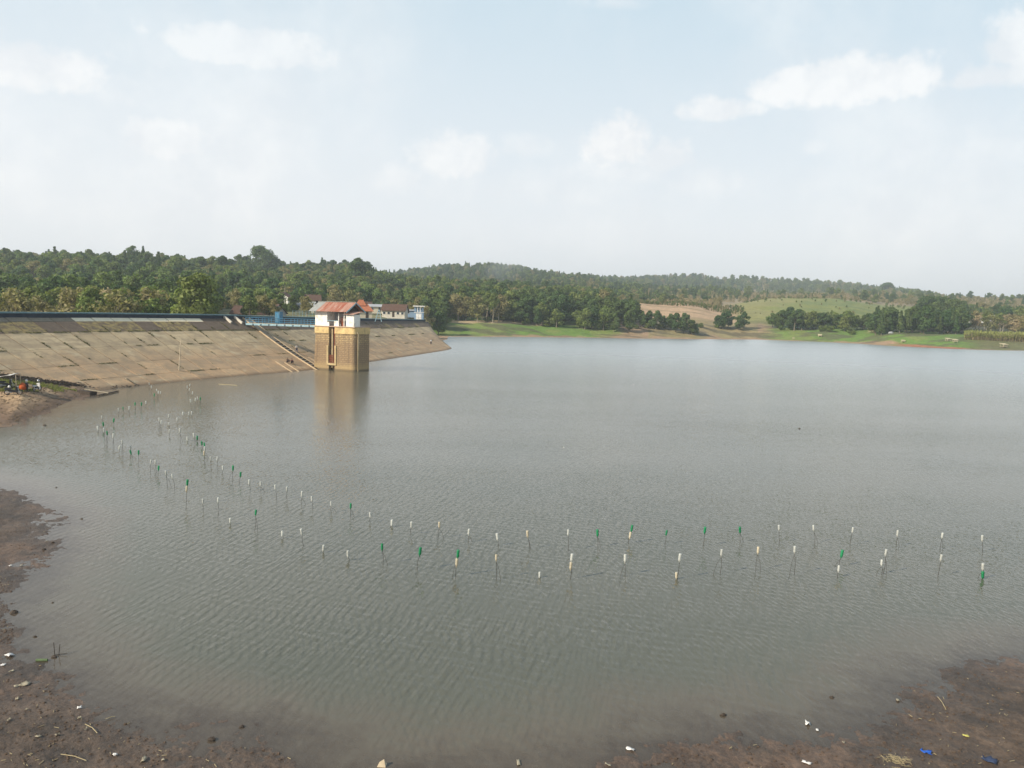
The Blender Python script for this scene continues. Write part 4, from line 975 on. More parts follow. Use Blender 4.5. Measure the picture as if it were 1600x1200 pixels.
keep &= ~((cpx > 745) & (cpx < 850) & (cy > 1030) & (cy < 1100))
nzv = fbm(cx * .011, cy * .011, 3, 7)
dryz = ((cpx > 1150) & (cy > 860) & (cy < 1600)) | ((cpx > 1440) & (cy > 700) & (cy < 1600)) | ((cpx > 1000) & (cy > 640) & (cy < 1000) & (cpx < 1160))
rv = nrs.rand(len(cx))
isdry = keep & dryz & (rv < .86)
ismix = keep & ~isdry & ((nzv > .57) | (rv < .09)) & (cy < 1100)
isgr = keep & ~isdry & ~ismix
def emit(mask_, s0, s1):
    i = np.where(mask_)[0]; far_ = np.where(cy[i] > 1400, 1.2, 1.0) * np.where(cy[i] > 600, .86, 1.0)
    return np.stack([cx[i], cy[i], cz[i] - 1.2], -1), (s0 + (s1 - s0) * nrs.rand(len(i)) ** 1.5) * far_
print('forest points', isgr.sum(), isdry.sum(), ismix.sum())
wood('forest', 'dense green forest covering the hills beyond the lake', *emit(isgr, .55, 1.75), srcs['green'])
wood('dry_forest', 'pale brown dry woodland on the far right slopes', *emit(isdry, .55, .95), srcs['dry'])
wood('mixed_wood', 'paler olive trees mixed through the forest', *emit(ismix, .75, 1.3), srcs['mixed'])
# scattered shrubs on the mound and in the tan field rows
pts, sc_ = [], []
for i in range(150):
    px = rnd.uniform(1155, 1420); Y = rnd.choice([rnd.uniform(560, 860), rnd.uniform(760, 860)]); x, y = upos(px, Y); pts.append((x, y, hz(x, y))); sc_.append(rnd.uniform(.12, .34))
for row in range(7):
    for i in range(46):
        px = 985 + i * 3.8 + rnd.uniform(-1, 1); Y = 575 + row * 11; x, y = upos(px, Y)
        if px < 1160: pts.append((x, y, hz(x, y))); sc_.append(rnd.uniform(.12, .3))
wood('field_shrubs', 'small shrubs and saplings dotted over the tan field and green mound', pts, sc_, [first_crown('mid', 0), first_crown('olive', 0)])
# sugar cane
mb = MB(); mc = MB()
for i in range(9000):
    px = rnd.uniform(1503, 1680); Y = 408 + rnd.random() ** 1.5 * 26; x, y = upos(px, Y); z = hz(x, y) if i % 3 == 0 else z
    h = rnd.uniform(2.9, 4.4) * (.8 + .45 * mnoise.noise(Vector((x * .12, y * .12, 0)))); a = rnd.uniform(0, 3.14); d = Vector((math.cos(a), math.sin(a), 0)) * .09; p = Vector((x, y, z - .2))
    q = p + Vector((rnd.uniform(-.3, .3), rnd.uniform(-.3, .3), h * .62)); mc.add([p - d, p + d, q + d, q - d], [(0, 1, 2, 3)])
    for k in range(3):
        a = rnd.uniform(0, 6.28); e = q + Vector((math.cos(a) * .8, math.sin(a) * .8, h * rnd.uniform(.12, .4))); dd = Vector((-math.sin(a), math.cos(a), 0)) * .12
        mb.add([q - dd, q + dd, e], [(0, 1, 2)])
cf = empty('sugar_cane_field', (*upos(1560, 415), 0), 0, 'pale green sugar cane field at the right edge of the far shore', 'cane field'); 
for mbx, nm, mtx in ((mb, 'leaves', M['cane']), (mc, 'stems', M['cane_stem'])):
    mbx.v = [tuple(Vector(p) - cf.location) for p in mbx.v]; tag(mbx.build(nm, mtx, cf), kind='stuff')
cf['kind'] = 'stuff'

#@@VILLAGE
# ------------------------------------------------------------------ houses
def house(px, Y, z, w, d, hw_, hr, rz, wall, roof, label, cat='house', name='house', wins=3, door=True, hip=0.0):
    x, y = upos(px, Y); e = empty(name, (x, y, z), rz, label, cat); a = w / 2; b = d / 2
    mb = MB(); mb.box((-a, -b, -.6), (a, b, hw_)); mb.add([(-a, -b, hw_), (-a, b, hw_), (-a, 0, hw_ + hr * .96)] if not hip else [(-a, -b, hw_), (-a, b, hw_), (-a + .01, 0, hw_ + .01)], [(0, 1, 2)])
    if not hip: mb.add([(a, b, hw_), (a, -b, hw_), (a, 0, hw_ + hr * .96)], [(0, 1, 2)])
    mb.build('wall', M[wall], e); o = .5; k = hip * a
    rf = MB(); t_ = .12
    def slab(v): rf.add(list(v) + [(p[0], p[1], p[2] + t_) for p in v], [tuple(range(len(v)))[::-1], tuple(range(len(v), 2 * len(v)))] + [(i, (i + 1) % len(v), len(v) + (i + 1) % len(v), len(v) + i) for i in range(len(v))])
    zr = hw_ + hr; ze = hw_ - hr * o / b * .9
    slab([(-a - o, -b - o, ze), (a + o, -b - o, ze), (a + o - k, 0, zr), (-a - o + k, 0, zr)]); slab([(a + o, b + o, ze), (-a - o, b + o, ze), (-a - o + k, 0.001, zr + .001), (a + o - k, 0.001, zr + .001)])
    if hip: slab([(-a - o, b + o, ze - .002), (-a - o, -b - o, ze - .002), (-a - o + k, 0, zr - .002)]); slab([(a + o, -b - o, ze - .002), (a + o, b + o, ze - .002), (a + o - k, 0, zr - .002)])
    rf.build('roof', M[roof], e)
    for i in range(wins):
        xw = -a + (i + .5 + (.0)) * w / wins
        if door and i == wins // 2: MB().box((xw - .45, -b - .06, 0), (xw + .45, -b - .01, 2.1)).build('door', M['wood_dark'], e); continue
        f = MB(); f.box((xw - .6, -b - .05, .95), (xw + .6, -b - .005, 2.05)).build('window', M['white_wall'], e); MB().box((xw - .5, -b - .07, 1.03), (xw + .5, -b - .052, 1.97)).build('pane', M['glass'], e)
    return e
house(388, 262, 6.6, 11, 8, 2.6, 2.4, .25, 'grey_wall', 'tile_brown', 'grey walled house with wide dark brown roof left of the bridge', hip=.25)
house(420, 270, 7.0, 8, 7, 2.6, 2.8, -.5, 'grey_wall', 'tile_brown', 'house with reddish brown roof next to the wide dark roof')
house(441, 330, 13.2, 5, 6, 2.4, 1.8, 1.45, 'white_wall', 'tile_brown', 'small house with white gable peeping out above the bridge gate', wins=1, door=False)
house(476, 318, 10.2, 7, 5, 2.3, 1.2, .1, 'cream_wall', 'grey_wall', 'low cream house with flat pale roof left of the gate house')
house(487, 345, 12.8, 6, 6, 2.0, 2.2, .3, 'cream_wall', 'tile_brown', 'dark red roofed house half hidden by trees left of the gate house', wins=2)
house(562, 262, 8.6, 6.4, 6.4, 2.6, 2.2, .3, 'cream_wall', 'tile_orange', 'orange tiled pavilion rising behind the gate house roof', 'pavilion', 'pavilion', wins=2, hip=.55)
e = house(562, 262, 12.6, 2.2, 2.2, .6, 1.3, .3, 'cream_wall', 'tile_orange', 'small orange upper roof tier crowning the pavilion', 'roof tier', 'roof_tier', wins=0, hip=.8)
house(585, 345, 10.3, 6, 5, 2.4, .9, .2, 'cream_wall', 'grey_wall', 'small cream shed with grey roof left of the long white house', wins=2)
house(600, 352, 10.9, 5, 4, 2.0, .7, .1, 'grey_wall', 'blue_pale', 'pale blue sheet roof behind the small cream shed', wins=0)
M['white_aged'] = mat('white_aged', (.58, .54, .45), .9, .25, 1.2, dirt=(.34, .29, .21))
house(615, 322, 8.7, 9.2, 6, 2.7, 2.3, -.08, 'white_aged', 'tile_brown', 'long white house with brown tiled roof facing the lake', wins=5)
house(637, 330, 9.2, 6, 5, 2.2, .3, 0, 'blue_wall', 'grey_wall', 'low blue grey shed between white house and guard kiosk', wins=1, door=False)
house(566, 380, 9.5, 7, 6, 2.4, 3.0, .4, 'cream_wall', 'tile_brown', 'brown roofed house in the trees above the orange pavilion', wins=2)
house(592, 385, 9.0, 8, 6, 2.4, 2.4, -.3, 'cream_wall', 'tile_brown', 'dark brown roof deep in the trees behind the shed', wins=2)
house(1518, 585, 13.5, 14, 7, 2.6, 1.2, .1, 'white_wall', 'blue_pale', 'white house with pale sheet roof among trees on the far right', wins=3)
house(1548, 600, 15, 16, 8, 2.4, 1.6, -.1, 'grey_wall', 'grey_wall', 'long grey roofed barn among trees on the far right', wins=2)
house(1594, 600, 14.5, 4, 4, 3, 1.2, .1, 'white_wall', 'white_wall', 'tiny white building at the right edge of the far trees', wins=1, door=False)
# guard kiosk at the end of the dam
x, y = upos(652.5, 305); gk = empty('guard_kiosk', (x, y, 8.1), .05, 'blue and white guard kiosk with flat white roof at the end of the dam', 'kiosk')
MB().box((-1.75, -1.6, -1), (1.75, 1.6, 2.6)).build('base_wall', M['blue_wall'], gk); MB().box((-1.0, -1.66, .1), (1.0, -1.605, 2.3)).build('shutter', M['white_wall'], gk)
MB().box((-.02, -1.69, .1), (.02, -1.665, 2.3)).build('shutter_gap', M['dark_void'], gk)
MB().box((-1.85, -1.75, 2.603), (1.85, 1.75, 2.78)).build('ledge', M['white_wall'], gk)
for ax in (-1.55, -.5, .5, 1.55):
    for ay in (-1.5, 1.5): MB().box((ax - .12, ay - .12, 2.783), (ax + .12, ay + .12, 4.9)).build('pillar', M['white_wall'] if abs(ax) < 1 else M['blue_wall'], gk)
MB().box((-2.15, -2.1, 4.903), (2.15, 2.1, 5.25)).build('roof', M['white_wall'], gk)
MB().box((-1.2, -1.0, 2.783), (1.2, 1.2, 4.5)).build('inner_room', M['blue_wall'], gk)
# leaning blue ladder-like frame on crest
x, y = upos(589, 225); fr_ = empty('steel_frame', (x, y, 8.2), .1, 'pale blue steel A-frame standing on the crest right of the gate house', 'frame')
for a, b_ in (((-.9, 0, 0), (.1, 0, 3.4)), ((.9, 0, 0), (.3, 0, 3.4))): MB().bar(a, b_, .16, .16).build('leg', M['blue_pale'], fr_)
for z in (.8, 1.6, 2.4, 3.2): MB().bar((-.9 + z * .29, 0, z), (.9 - z * .17, 0, z), .1, .1).build('rung', M['blue_pale'], fr_)
# flag pole and fence behind the bridge
x, y = upos(421.5, 300); o = MB().tube([(0, 0, -.2), (0, 0, 5.4)], .09).build('pole', M['white_wall']); o.location = (x, y, 10.2); tag(o, 'thin white pole standing beside the village roofs', 'pole')
x, y = upos(476, 250); fn = empty('fence', (x, y, 9.0), .05, 'turquoise metal fence below the cream house behind the bridge', 'fence')
for i in range(9): MB().box((-4 + i - .04, -.04, -.4), (-4 + i + .04, .04, 1.6)).build('fence_post', M['blue_pale'], fn)
for z in (.5, 1.0, 1.5): MB().box((-4, -.07, z), (4, -.043, z + .08)).build('fence_rail', M['teal_paint'], fn)
# huts / shelters on the right shore
def hutlet(px, py, w, label, tilt=0, name='bamboo_shelter'):
    p = ground_hit(px, py, 200); z = hz(p.x, p.y)
    e = empty(name, (p.x, p.y, z), rnd.uniform(-.3, .3), label, 'shelter'); h = w * .62
    for sx in (-1, 1):
        for sy in (-1, 1): MB().tube([(sx * w * .42, sy * w * .3, -.2), (sx * w * .42, sy * w * .3, h * (1 + .1 * sy))], .06, 5).build('post', M['bamboo'], e)
    MB().box((-w * .45, -w * .34, .45), (w * .45, w * .34, .52)).build('platform', M['bamboo'], e)
    MB().box((-w * .42, -w * .345, .55), (w * .42, -w * .31, h * .72)).build('mat_wall', M['thatch'], e)
    MB().hexa([(-w * .55, -w * .5, h * .84), (w * .55, -w * .5, h * .84), (w * .55, w * .5, h * 1.12), (-w * .55, w * .5, h * 1.12)], [(-w * .55, -w * .5, h * .90), (w * .55, -w * .5, h * .90), (w * .55, w * .5, h * 1.18), (-w * .55, w * .5, h * 1.18)]).build('roof', M['thatch'], e)
for px, py, w, lb in ((1411, 535, 1.8, 'small pale bamboo shelter at the left end of the red soil bank'), (1481, 533, 2.2, 'bamboo shelter at the top of the red bank, left of a brighter one'),
                      (1492, 535, 2.3, 'brighter bamboo shelter just right of its neighbour above the red bank'), (1568, 543, 2.8, 'bamboo shelter alone on the dark grass near the right edge'),
                      (1361, 519, 3.0, 'orange tan shelter at the left foot of the dark grove'), (1281, 526, 2.0, 'tan shelter on the grass before the green mound'), (1240, 530, 1.2, 'tiny pale shelter close to the water below the mound')): hutlet(px, py, w, lb)
p = ground_hit(1392, 521, 200); z = hz(p.x, p.y)
cr_ = empty('pale_rock', (p.x, p.y, z), 0, 'pale grey boulder in front of the dark grove', 'boulder'); MB().blob((0, 0, .3), (1.4, .8, .7), 3, .15, 9, 6).build('stone', M['grey_wall'], cr_)
p = ground_hit(1241, 513, 200); z = hz(p.x, p.y)
tn = empty('tent', (p.x, p.y, hz(p.x, p.y)), .2, 'small pale blue tent among the trees before the mound', 'tent'); MB().add([(-1.5, -1, 0), (1.5, -1, 0), (1.5, 1, 0), (-1.5, 1, 0), (-1.5, 0, 1.8), (1.5, 0, 1.8)], [(0, 1, 5, 4), (2, 3, 4, 5), (0, 4, 3), (1, 2, 5)]).build('canvas', M['blue_pale'], tn)
# smoke
sm, t, out = newmat('smoke'); co = t.n('ShaderNodeTexCoord').outputs['Object']; 
ln = t.vm('LENGTH', co, out=1); dn = t.math('MULTIPLY', t.rng(ln, 1.0, .15, 0, 1, True), t.rng(t.noise(co, 2.2, 4, .6), .38, .66, 0, 1))
pv = t.n('ShaderNodeVolumePrincipled', i_Density=t.math('MULTIPLY', dn, .011)); pv.inputs['Color'].default_value = (.86, .9, .96, 1); t.t.links.new(pv.outputs[0], out.inputs['Volume'])
x, y = upos(782, 1050); o = MB().blob((0, 0, 0), (1, 1, 1), 0, 0.0, 16, 10).build('smoke', sm); o.location = (x, y, hz(x, y) + 22); o.scale = (42, 30, 26); tag(o, 'thin bluish smoke drifting over the forest below the middle hill', 'smoke', kind='stuff')

#@@THINGS
# ------------------------------------------------------------------ people
def skin(name, verts, edges, radii, mtl, parent, root=0, sub=2):
    me = bpy.data.meshes.new(name); me.from_pydata(verts, edges, []); me.materials.append(mtl); o = link(name, me, parent)
    md = o.modifiers.new('skin', 'SKIN'); md.use_smooth_shade = True
    for i, r in enumerate(radii): me.skin_vertices[0].data[i].radius = r if isinstance(r, tuple) else (r, r)
    me.skin_vertices[0].data[root].use_root = True
    s = o.modifiers.new('sub', 'SUBSURF'); s.levels = sub; s.render_levels = sub; return o
def person(x, y, z, rz, pose, shirt, trousers, label):
    e = empty('person', (x, y, z), rz, label, 'person')
    if pose == 'sit':   # on a slope, knees drawn up, facing local -Y
        pel, che, nck, hd = (0, 0, .18), (0, -.05, .50), (0, -.09, .66), (0, -.12, .80)
        J = dict(hipL=(.1, -.02, .17), kneL=(.16, -.38, .50), ankL=(.13, -.52, .08), toeL=(.14, -.68, .05), hipR=(-.1, -.02, .17), kneR=(-.16, -.36, .48), ankR=(-.14, -.54, .08), toeR=(-.15, -.70, .05),
                 shoL=(.19, -.07, .58), elbL=(.24, -.22, .40), wriL=(.10, -.42, .50), hanL=(.04, -.47, .50), shoR=(-.19, -.07, .58), elbR=(-.24, -.2, .40), wriR=(-.10, -.40, .48), hanR=(-.04, -.46, .50))
    else:
        lean = -.10 if pose == 'walk' else 0.0; st_ = .22 if pose == 'walk' else .03
        pel, che, nck, hd = (0, 0, .92), (0, lean * .5, 1.28), (0, lean, 1.46), (0, lean - .03, 1.58)
        J = dict(hipL=(.1, 0, .88), kneL=(.11, -st_ - .03, .48), ankL=(.11, -st_ * .8, .09), toeL=(.13, -st_ - .15, .05), hipR=(-.1, 0, .88), kneR=(-.11, st_ * .3 - .03, .48), ankR=(-.11, st_, .1), toeR=(-.13, st_ - .15, .05),
                 shoL=(.19, lean * .9, 1.38), elbL=(.25, .05, 1.12), wriL=(.24, -.12, .92), hanL=(.23, -.16, .85), shoR=(-.19, lean * .9, 1.38), elbR=(-.25, .04, 1.12), wriR=(-.25, -.06, .90), hanR=(-.25, -.09, .82))
    names = list(J); V = [pel, che, nck, hd] + [J[k] for k in names]; I = {k: i + 4 for i, k in enumerate(names)}
    E = [(0, 1), (1, 2), (2, 3)]
    for s in 'LR': E += [(0, I['hip' + s]), (I['hip' + s], I['kne' + s]), (I['kne' + s], I['ank' + s]), (I['ank' + s], I['toe' + s]), (1, I['sho' + s]), (I['sho' + s], I['elb' + s]), (I['elb' + s], I['wri' + s]), (I['wri' + s], I['han' + s])]
    rad = {'hip': .085, 'kne': .06, 'ank': .042, 'toe': .035, 'sho': .06, 'elb': .042, 'wri': .03, 'han': .028}
    skin('body', V, E, [(.13, .10), (.14, .10), .055, (.085, .10)] + [rad[k[:3]] for k in names], M['skin'], e)
    # clothing as slightly larger shells
    sv = [pel, che, nck] + [J[k] for k in ('shoL', 'elbL', 'shoR', 'elbR')]
    skin('shirt', sv, [(0, 1), (1, 2), (1, 3), (3, 4), (1, 5), (5, 6)], [(.155, .125), (.17, .13), .065, .075, .056, .075, .056], shirt, e)
    tv = [pel] + [J[k] for k in ('hipL', 'kneL', 'ankL', 'hipR', 'kneR', 'ankR')]
    skin('trousers', tv, [(0, 1), (1, 2), (2, 3), (0, 4), (4, 5), (5, 6)], [(.15, .12), .11, .08, .06, .11, .08, .06], trousers, e)
    h = Vector(hd); MB().blob(h + Vector((0, .015, .055)), (.095, .105, .085), 4, .04, 12, 8).build('hair', M['hair'], e, True)
    f = MB(); f.blob(h + Vector((0, -.115, .0)), (.018, .03, .025), 1, 0, 6, 4); f.build('nose', M['skin'], e, True)
    for sx in (-.035, .035): MB().blob(h + Vector((sx, -.095, .02)), (.013, .012, .009), 1, 0, 6, 4).build('eye', M['hair'], e)
    for sx in (-.092, .092): MB().blob(h + Vector((sx, .0, .0)), (.015, .028, .035), 1, 0, 6, 4).build('ear', M['skin'], e)
    for s in 'LR':           # hands with five fingers
        w = Vector(J['wri' + s]); c = Vector(J['han' + s]); d = (c - w).normalized(); sd2 = d.cross(Vector((0, 0, 1)) if abs(d.z) < .9 else Vector((0, 1, 0))).normalized(); hb = MB()
        for i, L in enumerate((.065, .078, .072, .055)):
            b0 = c + sd2 * (i - 1.5) * .018; hb.tube([b0, b0 + d * L * .6, b0 + d * L + Vector((0, -.012, -.01))], [.009, .008, .006], 5)
        hb.tube([c - d * .02 + sd2 * -.03, c + d * .02 - sd2 * .055], [.01, .007], 5); hb.build('fingers', M['skin'], e, True)
    return e
DGRID = [DAM(S0 + (S1 - S0) * i / 500, j / 60, .03) for i in range(500) for j in range(61)]
DPR = np.array([tuple(rot.transposed() @ (p - CAM)) for p in DGRID]); DPX = 800 + F * DPR[:, 0] / -DPR[:, 2]; DPY = 600 - F * DPR[:, 1] / -DPR[:, 2]
def on_dam(px, py): return DGRID[int(np.argmin((DPX - px) ** 2 + (DPY - py) ** 2))], 0
p, _ = on_dam(463, 552); person(p.x, p.y, p.z - .02, 1.1, 'walk', M['white_cloth'], M['blue_cloth'], 'person in white shirt and dark trousers on the stairway beside the tower')
p, _ = on_dam(448.5, 567); person(p.x, p.y, p.z, .9, 'sit', M['dark_cloth'], M['dark_cloth'], 'person in black sitting near the water, left one of the seated pair')
p, _ = on_dam(456, 567.5); person(p.x, p.y, p.z, .6, 'sit', M['red_cloth'], M['dark_cloth'], 'person in dark red sitting near the water, right one of the seated pair')
p, _ = on_dam(673.5, 539); person(p.x, p.y, p.z - .02, .5, 'stand', M['white_cloth'], M['dark_cloth'], 'person in white shirt standing alone near the far end of the dam')
q = gh.matrix_basis @ Vector((6.95, .75, 0)); person(q.x, q.y, q.z, TA + .8, 'stand', M['white_cloth'], M['blue_cloth'], 'person in pale shirt leaning beside the hoist in the gate house')
# ------------------------------------------------------------------ motorcycles on the left shore
def motorcycle(px, py, rz, label, bodyc, extra=None):
    p = ground_hit(px, py, 50); z = hz(p.x, p.y)
    e = empty('motorcycle', (p.x, p.y, z), rz, label, 'motorcycle', 'motorcycles parked on the left shore')
    for wx in (-.62, .62):
        tp = [(wx + .26 * math.cos(a), 0, .30 + .26 * math.sin(a)) for a in np.linspace(0, 2 * math.pi, 17)]
        w = MB().tube(tp, .05, 8, False).build('wheel', M['rubber'], e, True)
        r_ = MB()
        for a in np.linspace(0, math.pi, 6)[:-1]: r_.bar((wx + .23 * math.cos(a), 0, .30 + .23 * math.sin(a)), (wx - .23 * math.cos(a), 0, .30 - .23 * math.sin(a)), .02, .02)
        r_.build('rim', M['silver'], w)
    b = MB(); b.hexa([(-.35, -.1, .32), (.25, -.1, .30), (.25, .1, .30), (-.35, .1, .32)], [(-.45, -.13, .68), (.15, -.11, .55), (.15, .11, .55), (-.45, .13, .68)]); b.build('engine', M['black_paint'], e)
    MB().hexa([(-.85, -.10, .60), (-.25, -.14, .58), (-.25, .14, .58), (-.85, .10, .60)], [(-.92, -.07, .76), (-.2, -.10, .72), (-.2, .10, .72), (-.92, .07, .76)]).build('tail_body', bodyc, e)
    MB().hexa([(-.8, -.11, .763), (-.05, -.12, .70), (-.05, .12, .70), (-.8, .11, .763)], [(-.8, -.09, .84), (-.05, -.1, .78), (-.05, .1, .78), (-.8, .09, .84)]).build('seat', M['dark_cloth'], e)
    MB().hexa([(.22, -.16, .30), (.40, -.14, .32), (.40, .14, .32), (.22, .16, .30)], [(.26, -.18, .92), (.44, -.10, .92), (.44, .10, .92), (.26, .18, .92)]).build('leg_shield', bodyc, e)
    MB().tube([(.62, -.09, .30), (.50, -.07, .65), (.38, 0, 1.0)], .025).build('fork', M['silver'], e); MB().tube([(.62, .09, .30), (.50, .07, .65), (.38, 0.01, 1.0)], .025).build('fork', M['silver'], e)
    MB().tube([(.25, -.34, 1.02), (.36, -.1, 1.0), (.36, .1, 1.0), (.25, .34, 1.02)], .02).build('handlebar', M['black_paint'], e)
    MB().blob((.46, 0, .93), (.08, .10, .09), 2, 0, 10, 7).build('headlight', M['silver'], e, True)
    for sy in (-.3, .3): mb = MB(); mb.tube([(.27, sy, 1.02), (.26, sy * 1.15, 1.2)], .01); mb.blob((.26, sy * 1.15, 1.24), (.02, .07, .045), 1, 0, 8, 5); mb.build('mirror', M['black_paint'], e)
    MB().tube([(0, 0, .3), (.02, .28, 0.0)], .015).build('kickstand', M['black_paint'], e)
    MB().tube([(-.1, -.15, .3), (-.75, -.17, .36)], [.03, .05]).build('exhaust', M['silver'], e)
    if extra: extra(e)
    return e
def helmet(e, pos, c):
    w = e.matrix_basis @ Vector(pos); h = empty('helmet', w, rnd.uniform(0, 6), c[1], 'helmet'); prof = [(.001, .13), (.07, .12), (.12, .06), (.135, -.02), (.125, -.1), (.11, -.12)]
    MB().lathe(prof, 14).build('shell', c[0], h, True); MB().box((-.09, -.137, -.05), (.09, -.11, .03)).build('visor', M['glass'], h)
motorcycle(11, 606, .5, 'black motorcycle under the tilted pale tarpaulin at the left frame edge', M['black_paint'])
m2_ = motorcycle(21, 617, .35, 'black motorcycle nearest the water, its side turned to the lake', M['black_paint']); helmet(m2_, (-.4, 0, .95), (M['white_cloth'], 'small pale helmet on the seat of the black motorcycle nearest the water'))
m3_ = motorcycle(42, 611, 2.2, 'dark motorcycle draped with an orange red bag', M['black_paint']); helmet(m3_, (.3, 0, 1.2), (M['white_cloth'], 'white helmet hung on the motorcycle with the orange bag'))
bgp = m3_.matrix_basis @ Vector((-.2, .42, .15)); bo = empty('bag', bgp, .4, 'large orange red bag leaning on the third motorcycle', 'bag'); MB().blob((0, 0, .38), (.44, .26, .42), 9, .12, 12, 8).build('sack', M['orange_cloth'], bo, True); MB().tube([(-.2, 0, .72), (0, 0, .92), (.2, 0, .72)], .025).build('handle', M['orange_cloth'], bo)
m4_ = motorcycle(58, 611, 1.6, 'white and grey scooter at the right end of the parked motorcycles', M['white_cloth']); helmet(m4_, (.3, 0, 1.22), (M['silver'], 'pale helmet on the handlebar of the white scooter'))
p = ground_hit(5, 611, 50); z = hz(p.x, p.y)
tp = empty('tarpaulin', (p.x - .4, p.y + .6, z), .2, 'tilted pale tarpaulin on poles above the leftmost motorcycle', 'tarpaulin')
g_ = MB(); 
for i in range(7):
    for j in range(5): g_.v.append((-2.0 + i * .6, -.5 + j * .35, 1.15 + i * .14 + .06 * math.sin(i * 2.1 + j * 1.3)))
g_.f = [(i * 5 + j, i * 5 + j + 1, (i + 1) * 5 + j + 1, (i + 1) * 5 + j) for i in range(6) for j in range(4)]
o = g_.build('sheet', M['white_cloth'], tp, True); md = o.modifiers.new('thick', 'SOLIDIFY'); md.thickness = .02
for xx, yy, hh in ((-1.9, -.45, 1.15), (-1.9, .85, 1.15), (1.55, -.45, 1.97), (1.55, .85, 1.97)): MB().tube([(xx, yy, -.2), (xx, yy, hh)], .03).build('pole', M['bamboo'], tp)

# ------------------------------------------------------------------ poles, planks, raft
pb_ = at(279, 592, 0); e = empty('bamboo_pole', (pb_.x, pb_.y, -.3), 0, 'tall thin bamboo pole standing at the foot of the dam', 'pole')
MB().tube([(0, 0, -.5), (.2, 0, 3.2), (.45, 0, 6.6)], [.11, .09, .06]).build('culm', M['bamboo'], e); MB().tube([(-.25, 0, 2.0), (.7, .1, 2.15)], .03).build('cross_piece', M['bamboo'], e)
for a in (-.6, .5): MB().tube([(a, .1, -.3), (.12, 0, 1.9)], .04).build('brace', M['bamboo'], e)
def plank(p0, p1, w, h, mt_, label, name='plank', cat='plank', z0=.15, z1=.15):
    a, b = at(*p0, z0), at(*p1, z1); c = (a + b) / 2; o = MB().bar(a - c, b - c, w, h).build(name, mt_); o.location = c; tag(o, label, cat); return o
plank((132, 608), (169, 614), .35, .10, M['wood_pale'], 'long pale plank lying at the water edge of the left shore', z0=.75, z1=.25)
plank((152, 618), (184, 611), .30, .12, M['wood_dark'], 'dark wet plank half in the water below the pale plank', z0=.12, z1=.12)
plank((128, 612), (146, 615), 1.0, .45, M['wood_dark'], 'dark hull of a small wooden raft at the left shore', 'raft_hull', 'raft', z0=.3, z1=.2)
plank((128, 601), (196, 597), .18, .14, M['wood_dark'], 'long dark log along the foot of the dam', 'log', 'log', z0=.6, z1=.3)
plank((197, 591), (210, 599), .18, .12, M['wood_pale'], 'pale plank leaning down the foot of the dam', z0=1.2, z1=.3)
plank((342, 600), (371, 602), .10, .06, M['straw'], 'floating yellow bamboo stem near the dam', 'floating_bamboo', 'bamboo', z0=.03, z1=.03)

# ------------------------------------------------------------------ bottles on sticks
FAR = [(302.5, 677, 304, 692, 'w'), (308.5, 682, 308, 689, 'g'), (315, 690, 316, 699, 'g'), (319, 692, 320, 703, 'g'), (320, 698, 320, 716, 'w'), (319, 705, 319, 724, 'c'), (329, 714, 330, 735, 'w'), (340, 714, 338, 731, 'w'), (348, 728, 349, 740, 'w'),
       (364, 728, 364, 750, 'g'), (376, 738, 375, 755, 'g'), (389.5, 750, 389.5, 767, 'w'), (407, 753, 408, 769, 'w'), (430, 758, 431, 780, 'w'), (448.5, 761, 448, 778, 'w'), (472, 768, 471, 788, 'w'), (487, 776, 489, 795, 'w'), (517, 784, 519, 801, 'w'),
       (548, 787, 548, 808, 'g'), (578, 801, 579.5, 816, 'w'), (613, 813, 612, 823, 'w'), (643, 816, 643, 834, 'w'), (686.5, 816, 686, 841, 'c'), (733, 827, 731, 847, 'w'), (776.5, 834, 779, 853, 'w'), (824, 830, 826, 857, 'c'), (888, 828, 887, 861, 'w'),
       (933.5, 828, 934, 855, 'g'), (988, 821, 983, 849, 'gc'), (1042, 829, 1038, 851, 'g'), (1102, 824, 1098, 853, 'g'), (1156, 824, 1157, 847, 'g'), (1217, 821, 1218, 848, 'w'), (1271, 821, 1272, 849, 'w'), (1333, 824.5, 1329, 851, 'w'), (1403, 829, 1400, 855, 'w'), (1473, 833, 1469, 858, 'w'), (1535, 837, 1534, 862, 'w')]
